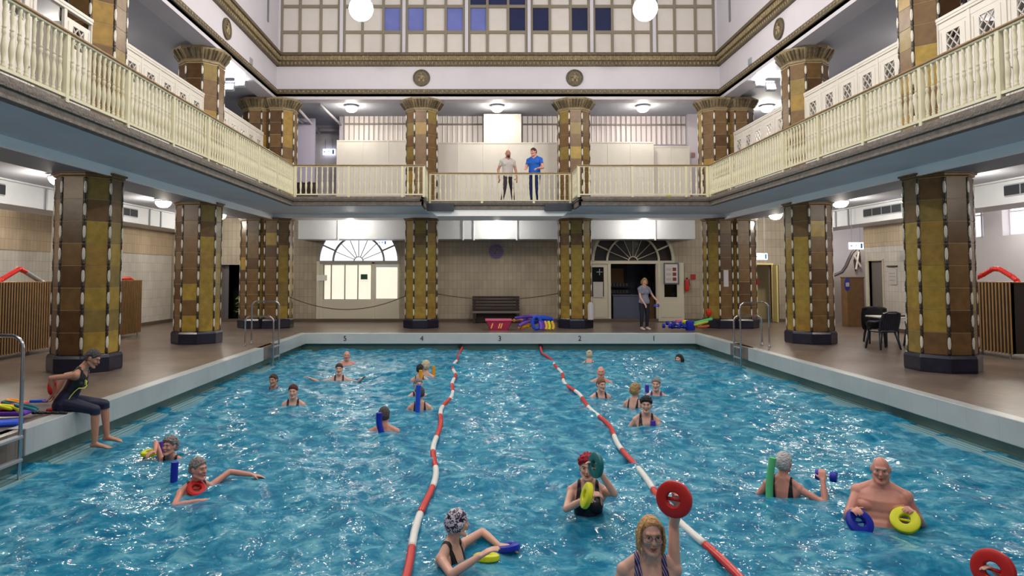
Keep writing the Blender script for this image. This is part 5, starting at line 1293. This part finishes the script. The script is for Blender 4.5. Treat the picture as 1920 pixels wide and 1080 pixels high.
def swim(label, px, py_w, hx=None, zr=.36, **k):
    """stand a swimmer so that the water meets the body at the pixel (px, py_w); zr = torso height at the water line"""
    h = k.get('height', 1.66); p = onz(px, py_w, WZ); k['rz'] = k.get('rz', 0)+math.atan2(-p.x, p.y); return person(label, (p.x, p.y), zroot=WZ-zr*h/1.68, **k)
WA = .36  # default torso height at the water line
grayh = M('hair_grey', (138,128,124), .7, var=.25, vscale=40, bump=1, bscale=55); darkg = M('hair_dark_grey', (78,70,70), .7, var=.25, vscale=40, bump=1, bscale=55); whiteh = M('hair_silver', (200,196,196), .7, var=.15, vscale=40, bump=1, bscale=55)
brownh = M('hair_brown', (70,46,38), .7, var=.25, vscale=40, bump=1, bscale=55); redh = M('hair_auburn', (84,26,26), .7, var=.2, vscale=40, bump=1, bscale=55); blackh = M('hair_black', (26,20,24), .6, var=.2, vscale=40, bump=1, bscale=55)
blondh = M('hair_blond', (176,142,92), .6, var=.2, vscale=40, bump=1, bscale=55); crimson = M('hair_crimson', (168,16,44), .6, var=.25, vscale=40, bump=1, bscale=55); lighth = M('hair_light', (206,190,160), .7, var=.2, vscale=40, bump=1, bscale=55)
strawb = M('hair_strawberry', (206,158,98), .5, var=.2, vscale=30, bump=1, bscale=55)
# swimmers ------------------------------------------------------------------
# 1. blonde woman with glasses in front, right arm of the picture raised with a red ring
stripe = bpy.data.materials.new('suit_striped'); stripe.use_nodes = True; nt = stripe.node_tree; L = nt.links.new
tc = nt.nodes.new('ShaderNodeTexCoord'); wv = nt.nodes.new('ShaderNodeTexWave'); wv.inputs['Scale'].default_value = 9; wv.inputs['Distortion'].default_value = 3; wv.inputs['Detail'].default_value = 1
mpp = nt.nodes.new('ShaderNodeMapping'); mpp.inputs['Rotation'].default_value = (0, R(20), 0); L(tc.outputs['Object'], mpp.inputs['Vector']); L(mpp.outputs[0], wv.inputs['Vector'])
cr = nt.nodes.new('ShaderNodeValToRGB'); cr.color_ramp.interpolation = 'CONSTANT'; els = cr.color_ramp.elements; els[0].color = lin((58,26,62)); els[1].position = .3; els[1].color = lin((120,112,190))
for p_, c_ in ((.5, (214,206,214)), (.62, (150,150,60)), (.75, (66,50,120))): e_ = els.new(p_); e_.color = lin(c_)
L(wv.outputs['Fac'], cr.inputs[0]); L(cr.outputs[0], nt.nodes['Principled BSDF'].inputs['Base Color'])
D1 = 4.7; p = at(1217, 1000, D1)
zroot1 = p.z-.665*1.0
person('woman with wet strawberry blond hair and glasses raising a red ring in the foreground', (p.x-.0, p.y), 0, height=1.68, zroot=zroot1, arms=[(-.24, -.18, .02), (.165, -.10, .885)], elbow=(None, (.15, 1, -.1)), hair='long', haircol=strawb, suit=stripe, vox=.006,
       glasses=True, hand_n=(None, (0, -1, 0)), hand_d=(None, (-.1, -.3, 1)), curl=(.5, 1.5), hp=.02, skin=skinA)
q = at(1264, 936, D1-.22); ring_float('red foam ring held high by the blond woman in the foreground', q, (-.55, -.83, .1), red, r=.116)
# 2. woman with crimson hair
D2 = onz(1103, 968, WZ).y; zc = .15
swim('woman with crimson hair holding a teal and a yellow ring before her face', 1103, 966, zr=.19, height=1.62, vox=.006, armsw=[at(1101, 934, 6.55), at(1124, 884, 6.58)], elbow=((-.8, .3, -.5), (.6, -.5, -.5)), hair='curly', haircol=crimson, suit=blacksuit, hand_n=((.9, 0, 0), (-.9, 0, 0)), curl=(.9, .9), hy=-.1)
q = at(1117, 872, D2-.3); ring_float('teal foam ring in the raised hand of the crimson haired woman', q, (-1, -.36, .1), teal, r=.118)
q = at(1100, 929, D2-.42); ring_float('yellow foam ring held upright at the crimson haired woman\'s chest', q, (-1, -.06, .32), yellow, r=.12)
# 3. woman in patterned swim cap
cap = bpy.data.materials.new('cap_leopard'); cap.use_nodes = True; nt = cap.node_tree; L = nt.links.new; tc = nt.nodes.new('ShaderNodeTexCoord'); vo = nt.nodes.new('ShaderNodeTexNoise'); vo.inputs['Scale'].default_value = 48; vo.inputs['Detail'].default_value = 1.5; vo.inputs['Distortion'].default_value = 1.2
L(tc.outputs['Object'], vo.inputs['Vector']); cr = nt.nodes.new('ShaderNodeValToRGB'); cr.color_ramp.interpolation = 'CONSTANT'; cr.color_ramp.elements[0].color = lin((34,26,50)); cr.color_ramp.elements[1].position = .5; cr.color_ramp.elements[1].color = lin((214,204,216))
L(vo.outputs['Fac'], cr.inputs[0]); L(cr.outputs[0], nt.nodes['Principled BSDF'].inputs['Base Color']); nt.nodes['Principled BSDF'].inputs['Roughness'].default_value = .35
pw = onz(850, 1048, WZ); zr = .30
swim('woman in a dark and white patterned swim cap stretching both arms over the water', 836, 1046, zr=.37, height=1.64, rz=R(62), vox=.006, lean=.12, armsw=[at(898, 1044, 5.45), at(934, 1022, 5.95)], hair='cap', haircol=cap, suit=blacksuit, elbow=((-.5, .3, -.3), (.3, 1, .12)), hand_d=(None, (.2, -1, -.05)), hy=.9, hand_n=((0, 0, -1), (0, 0, -1)), curl=(.3, .3), skin=skinA)
q = onz(912, 1052, WZ); ring_float('yellow foam ring lying flat under the capped woman\'s near hand', (q.x, q.y, WZ+.03), (.0, .22, 1), yellow, r=.11)
q = onz(951, 1031, WZ+.02); ring_float('blue foam ring under the capped woman\'s far hand', (q.x, q.y, WZ+.04), (-.15, .2, 1), blue, r=.11)
# 4. large bald man
swim('large bald bare-chested man facing the camera between a blue and a yellow ring', 1654, 973, zr=.19, sex='m', fat=1.27, height=1.66, vox=.006, armsw=[at(1599, 958, 6.52), at(1713, 962, 6.52)], elbow=((-.3, .8, -.7), (.3, .8, -.7)), hair='fringe', haircol=whiteh, skin=skinB, suit=navysuit, suitkind='trunks', hand_n=((.5, 0, -.8), (-.5, 0, -.8)), curl=(.8, .8), hp=.05)
Db = onz(1654, 973, WZ).y-.3
q = at(1612, 979, Db); ring_float('dark blue foam ring half under water at the bald man\'s left side in the picture', q, (.1, -.8, .6), blue, r=.125)
q = at(1697, 975, Db); ring_float('yellow foam ring tilted in the bald man\'s hand on the right', q, (-.5, -.75, .85), yellow, r=.125)
# 5. silver haired woman from behind with green noodle
swim('silver haired woman seen from behind with a green noodle and outstretched arm', 1469, 923, zr=.36, height=1.62, rz=R(168), vox=.007, arms=[None, (.42, -.18, .2)], armsw=[at(1543, 901, 7.4), None], elbow=((-.5, .2, -.4), None), hair='short', haircol=whiteh, suit=blacksuit, hy=-.15, hand_n=((0, -.5, -1), None), curl=(.9, .5), skin=skinB)
q = onz(1443, 926, WZ)
noodle('light green noodle standing behind the silver haired woman', [(q.x-.02, q.y-.05, WZ-.25), (q.x-.0, q.y, WZ+.1), tuple(at(1449, 858, q.y+.0))], .037, green, 'noodles in the water')
q = at(1549, 892, onz(1469, 923, WZ).y+.05); dumbbell('blue foam dumbbell in the silver haired woman\'s outstretched hand', q, R(-35), blue, 'dumbbells in the water', .72)
# 6. grey woman left with red ring and blue noodle
swim('grey haired woman at the left looking aside over a red ring beside a blue noodle', 363, 917, zr=.43, height=1.62, rz=R(25), vox=.007, arms=[(-.10, -.36, .40), (.64, -.12, .48)], elbow=((-1, .2, -.1), (.2, .5, .6)), hair='short', haircol=grayh, suit=blacksuit, hy=.4, skin=skinB, lean=.1, curl=(.6, .2))
q = onz(374, 915, WZ); ring_float('red foam ring in front of the grey haired woman\'s chest at the left', (q.x+.03, q.y-.16, WZ+.04), (.4, -.5, .8), red, r=.105)
q = onz(326, 905, WZ); noodle('thick blue noodle standing beside the grey haired woman at the left', [(q.x, q.y, WZ-.2), (q.x, q.y, WZ+.05), tuple(at(328, 866, q.y))], .04, blue, 'noodles in the water')
# 7. low swimmer with purple noodle and yellow ring
swim('low swimming woman with wet greying hair behind a purple noodle end at the left', 336, 850, zr=.49, height=1.58, rz=R(-35), vox=.007, lean=.35, armsw=[at(291, 846, 8.95), None], elbow=((-.3, .7, -.2), None), hand_d=((-.1, -1, 0), None), arms=[None, (.25, -.4, .35)], hair='curly', haircol=grayh, suit=blacksuit, hy=-.1, skin=skinB, hp=-.15)
q = onz(280, 853, WZ); ring_float('yellow foam ring under the hand of the low swimming woman at the left', (q.x, q.y, WZ+.025), (0, -.05, 1), yellow, r=.11)
q = onz(302, 848, WZ); noodle('short purple noodle end in front of the low swimming woman\'s face', [(q.x, q.y, WZ-.15), (q.x, q.y, WZ+.02), tuple(at(301, 828, q.y))], .04, purple, 'noodles in the water')
# far swimmers
F_ = dict(vox=.011)
swim('dark haired swimmer with a purple float by the left pool wall', 514, 726, zr=0.52, rz=R(-30), hair='short', haircol=brownh, skin=skinC, suit=M('suit_violet', (60,50,130), .5), arms=[(-.2, -.4, 0.31), (.35, -.3, 0.35)], **F_)
swim('woman with short auburn hair in a dark suit in the left lane', 550, 760, zr=0.42, rz=R(-12), hair='short', haircol=redh, suit=navysuit, arms=[(-.4, -.2, 0.26), (.3, -.15, 0.18)], **F_)
swim('brown haired woman pushing both arms out in the far left lane', 636, 711, zr=0.44, rz=R(-5), hair='short', haircol=brownh, suit=navysuit, arms=[(-.62, -.2, .50), (.55, -.28, .50)], **F_)
swim('bald pink man farthest back in the left lane', 650, 683, zr=0.44, sex='m', hair='bald', skin=skinB, suitkind='trunks', arms=[(-.4, -.3, 0.33), (.5, -.15, 0.35)], **F_)
swim('light haired swimmer with an orange noodle farthest back by the left rope', 798, 704, zr=0.46, rz=R(160), hair='curly', haircol=lighth, suit=M('suit_pink', (220,170,170), .5), arms=[(-.35, -.2, 0.29), (.3, -.2, 0.29)], **F_)
q = onz(813, 704, WZ); noodle('orange noodle standing right of the light haired swimmer', [(q.x, q.y, WZ-.2), (q.x, q.y, WZ), tuple(at(813, 686, q.y))], .04, orange, 'noodles in the water')
swim('dark haired swimmer from behind with an orange noodle at the neck', 787, 712, zr=0.44, rz=R(172), hair='short', haircol=blackh, suit=navysuit, arms=[(-.4, -.2, 0.29), (.4, -.2, 0.29)], height=1.6, **F_)
q = onz(790, 713, WZ); noodle('orange noodle at the back of the dark haired swimmer', [(q.x, q.y-.2, WZ-.2), (q.x, q.y-.2, WZ+.05), tuple(at(789, 694, q.y-.2))], .04, orange, 'noodles in the water')
swim('grey blond swimmer with one arm out, half hidden behind the blue noodle woman', 783, 741, zr=0.46, rz=R(20), hair='short', haircol=grayh, suit=navysuit, arms=[(-.6, -.1, 0.35), (.3, -.2, 0.23)], **F_)
swim('dark haired woman in black straps from behind, blue noodle on her back', 787, 765, zr=0.42, rz=R(180), hair='short', haircol=darkg, suit=blacksuit, arms=[(-.5, -.15, 0.26), (.5, -.2, 0.26)], hy=.3, **F_)
q = onz(785, 766, WZ); noodle('bright blue noodle down the back of the dark haired woman', [(q.x, q.y-.22, WZ-.2), (q.x, q.y-.2, WZ+.06), tuple(at(785, 722, q.y-.2))], .042, bluel, 'noodles in the water')
swim('grey haired man from behind spreading both arms beside a blue noodle', 720, 806, zr=0.46, rz=R(178), sex='m', hair='short', haircol=darkg, suitkind='trunks', skin=skinB, arms=[(-.52, -.2, 0.27), (.52, -.2, 0.27)], **F_)
q = onz(710, 813, WZ); noodle('curved blue noodle left of the grey haired man\'s head', [(q.x+.1, q.y, WZ-.2), (q.x+.04, q.y, WZ+.02), tuple(at(711, 793, q.y)), tuple(at(711, 774, q.y))], .045, blue, 'noodles in the water')
swim('small swimmer with light hair and red scarf far back in the right lane', 1105, 679, zr=0.48, rz=R(170), hair='bun', haircol=lighth, suit=M('suit_red', (170,40,50), .5), arms=[(-.3, -.2, 0.33), (.3, -.2, 0.33)], **F_)
swim('black haired swimmer low in the water at the far right', 1275, 679, zr=0.58, rz=R(-40), hair='bob', haircol=blackh, **F_)
swim('old pink-faced man facing the camera behind the bun-haired woman', 1127, 718, zr=0.43, sex='m', hair='fringe', haircol=whiteh, skin=skinB, suitkind='trunks', arms=[(-.45, -.2, 0.29), (.45, -.2, 0.29)], **F_)
swim('woman with brown pinned-up hair and thin straps in the right lane', 1126, 746, zr=0.42, rz=R(20), hair='bun', haircol=M('hair_light_brown', (120,84,60), .6, var=.2, vscale=40, bump=1, bscale=55), suit=navysuit, hy=.2, arms=[(-.28, -.1, 0.03), (.28, -.1, 0.03)], **F_)
swim('woman with tousled blond hair looking away to the right', 1190, 758, zr=0.43, rz=R(150), hair='curly', haircol=blondh, suit=navysuit, hy=-.1, arms=[(-.4, -.2, 0.26), (.45, -.2, 0.26)], **F_)
swim('short grey blond haired woman with a blue noodle and violet suit', 1231, 745, zr=0.42, rz=R(-8), hair='short', haircol=grayh, suit=M('suit_violet2', (70,50,120), .5), arms=[(-.4, -.2, 0.29), (.55, -.2, 0.29)], **F_)
q = onz(1213, 738, WZ); noodle('purple blue noodle left of the grey blond haired woman', [(q.x, q.y, WZ-.2), (q.x, q.y, WZ), tuple(at(1213, 722, q.y))], .04, purple, 'noodles in the water')
swim('black haired woman in a black suit smiling in front with a purple noodle', 1212, 796, zr=0.36, hair='curly', haircol=blackh, suit=blacksuit, arms=[(-.42, -.2, 0.19), (.2, -.42, 0.15)], vox=.008)
q = onz(1225, 800, WZ); noodle('purple noodle end in the hand of the black haired woman', [(q.x, q.y, WZ-.2), (q.x, q.y, WZ), tuple(at(1224, 789, q.y))], .04, purple, 'noodles in the water')
# swimmer of whom only the ring and fingers show at the bottom right
q = at(1862, 1068, 4.2)
ring_float('red foam ring at the bottom right corner of the photo', q, (-1, -.7, .2), red, r=.118)
person('person beyond the bottom right frame edge holding out a red ring', (q.x+.62, q.y-.05), 0, height=1.64, zroot=WZ-.20, armsw=[q+Vector((.07, .03, -.08)), None], arms=[None, (.3, -.1, .0)], hair='short', haircol=brownh, suit=navysuit, vox=.01, hand_n=((-1, 0, 0), None), curl=(.9, .5))
# ---------------------------------------------------------------- seated woman on the pool edge
yw = 9.35
lgs = [((.0, -.02, -.0), (0, 0, 0), (0, 0, 0), (0, 0, 0))]*2
def seat_legs():
    out = []
    for q, ky, kz, ay, tz in ((-1, -.42, -.09, -.40, 0), (1, -.45, -.06, -.47, 0)):
        out.append(((q*.085, -.03, .01), (q*.11+(.03 if q > 0 else 0), ky, kz), (q*.10+(.05 if q > 0 else 0), ay-.02, kz-.455), (q*.10+(.05 if q > 0 else 0), ay-.19, kz-.51)))
    return out
pants = M('capri_navy', (18,24,54), .6); tank = M('tank_black', (14,16,24), .55); piping = M('piping_yellow', (206,216,90), .5)
def hip_piping(t, info):
    pass
t_, inf = person('woman in dark tank top and navy capri trousers sitting on the left pool edge', (pl-.20, yw), rz=R(100), height=1.66, zroot=.115, lean=.46, bust=.72, armsw=[at(99, 738, yw-.12), at(106, 736, yw+.15)], elbow=((-.4, 1, .3), (.4, 1, .3)), legs=seat_legs(), hair='short', haircol=darkg, skin=skinC,
    vox=.007, hp=.45, hy=.0, group=None, hand_n=((0, 1, 0), (0, 1, 0)), curl=(.8, .8), hand_d=((0, .5, -.9), (0, .4, -1)),
    suitkind={'tank_top': dict(bones={}, torso=True, z0=.03, mat=tank, t=.008, neck=.40), 'capri_trousers': dict(bones={'th0': 1, 'th1': 1, 'sh0': .12, 'sh1': .12}, torso=True, z1=.15, mat=pants, t=.011)})
t_['group'] = 'people on the deck and gallery'
f = MB(); M_ = t_.matrix_basis
f.tube([(-.148, -.06, .06), (-.136, -.06, .14), (-.128, -.075, .22), (-.132, -.10, .28), (-.10, -.155, .30), (-.06, -.155, .33), (-.05, -.12, .385)], .007, n=6).capsule((-.05, -.13, .34), (-.02, -.118, .37), .012, n=6).capsule((-.05, -.13, .34), (-.075, -.115, .39), .011, n=6)
Tl = Matrix.Scale(1.66/1.68, 4) @ Matrix.Rotation(.46, 4, 'X'); f.v = [tuple(Tl @ Vector(v)) for v in f.v]; f.build('yellow_piping', piping, t_)
q = at(98, 724, yw-.1); ring_float('red foam ring held behind her back by the seated woman', q, (-1, -.25, 0), red, r=.118)
# ---------------------------------------------------------------- standing people
def outfit(shirt, trou, shoes=None, sl=.5, ty=.045):
    d = {'shirt': dict(bones={'ua0': sl, 'ua1': sl}, torso=True, z0=-.06, mat=shirt, t=.012, neck=.455), 'trousers': dict(bones={'th0': 1, 'th1': 1, 'sh0': .97, 'sh1': .97}, torso=True, z1=ty, mat=trou, t=.009)}
    if shoes: d['shoes'] = dict(bones={'ft0': 1, 'ft1': 1}, mat=shoes, t=.008)
    return d
gp = 'people on the deck and gallery'
q = onz(1209, 619, 0)
t_, _ = person('blond lifeguard in grey T-shirt and dark leggings on the far pool edge', (q.x, q.y+.05), rz=R(12), height=1.66, zroot=.93, arms=[(-.10, -.22, -.04), (.38, -.22, .02)], hair='bob', haircol=blondh, skin=skinA, vox=.008, group=gp, hp=.25, hy=-.15,
    suitkind=outfit(M('tshirt_grey', (134,134,150), .8, var=.12, vscale=12), M('leggings_navy', (20,22,40), .7), M('shoes_pale', (206,186,190), .6)))
pp = t_.matrix_basis @ Vector((.44, -.26, -.03)); dumbbell('small blue violet dumbbell in the lifeguard\'s hand', at(1231, 573, q.y-.15), R(20), M('blue_violet_foam', (70,80,210), .5), 'dumbbells in the water', .6)
t_, _ = person('bald bearded man in a light T-shirt walking on the middle end gallery', (at(952, 330, 22.6).x, 22.6), rz=R(15), sex='m', height=1.76, zroot=ZS+.96, arms=[(-.27, .05, -.08), (.26, -.12, -.08)], hair='bald', skin=skinC, vox=.009, group=gp,
    legs=[((-.092, 0, -.06), (-.14, -.10, -.45), (-.22, -.06, -.86), (-.25, -.22, -.90)), ((.092, 0, -.06), (.16, .05, -.45), (.24, .16, -.84), (.27, .0, -.90))],
    suitkind=outfit(M('tshirt_light_grey', (196,188,182), .8), M('trousers_dark', (52,44,56), .8), M('shoes_dark', (40,36,40), .6)))
bd = MB(); 
t2, _ = person('man in a bright blue T-shirt and jeans leaning at the gallery railing', (at(1002, 330, 22.35).x, 22.3), rz=R(-28), sex='m', fat=1.08, height=1.76, zroot=ZS+.96, arms=[(-.16, -.30, .13), (.24, -.28, .12)], hair='short', haircol=brownh, skin=skinB, vox=.009, group=gp, hy=-.35, hp=.12,
    suitkind=outfit(M('tshirt_blue', (10,92,190), .7), M('jeans_blue', (22,44,92), .8), M('shoes_dark2', (34,32,40), .6)))
f = MB(); Hm = _['H']
# beard of the walking man
for o in t_.children:
    if o.name.startswith('lips'): pass
Hb = Matrix.Scale(1.76/1.68, 4) @ (Matrix.Translation((0, -.014, .563)) @ Matrix.Translation((0, -.02, .105))) @ Matrix.Scale(1.04, 4)
f.ell((0, -.055, -.085), (.056, .045, .04), n=14, k=8); f.v = [tuple(Hb @ Vector(v)) for v in f.v]; f.build('beard', brownh, t_, smooth=True)
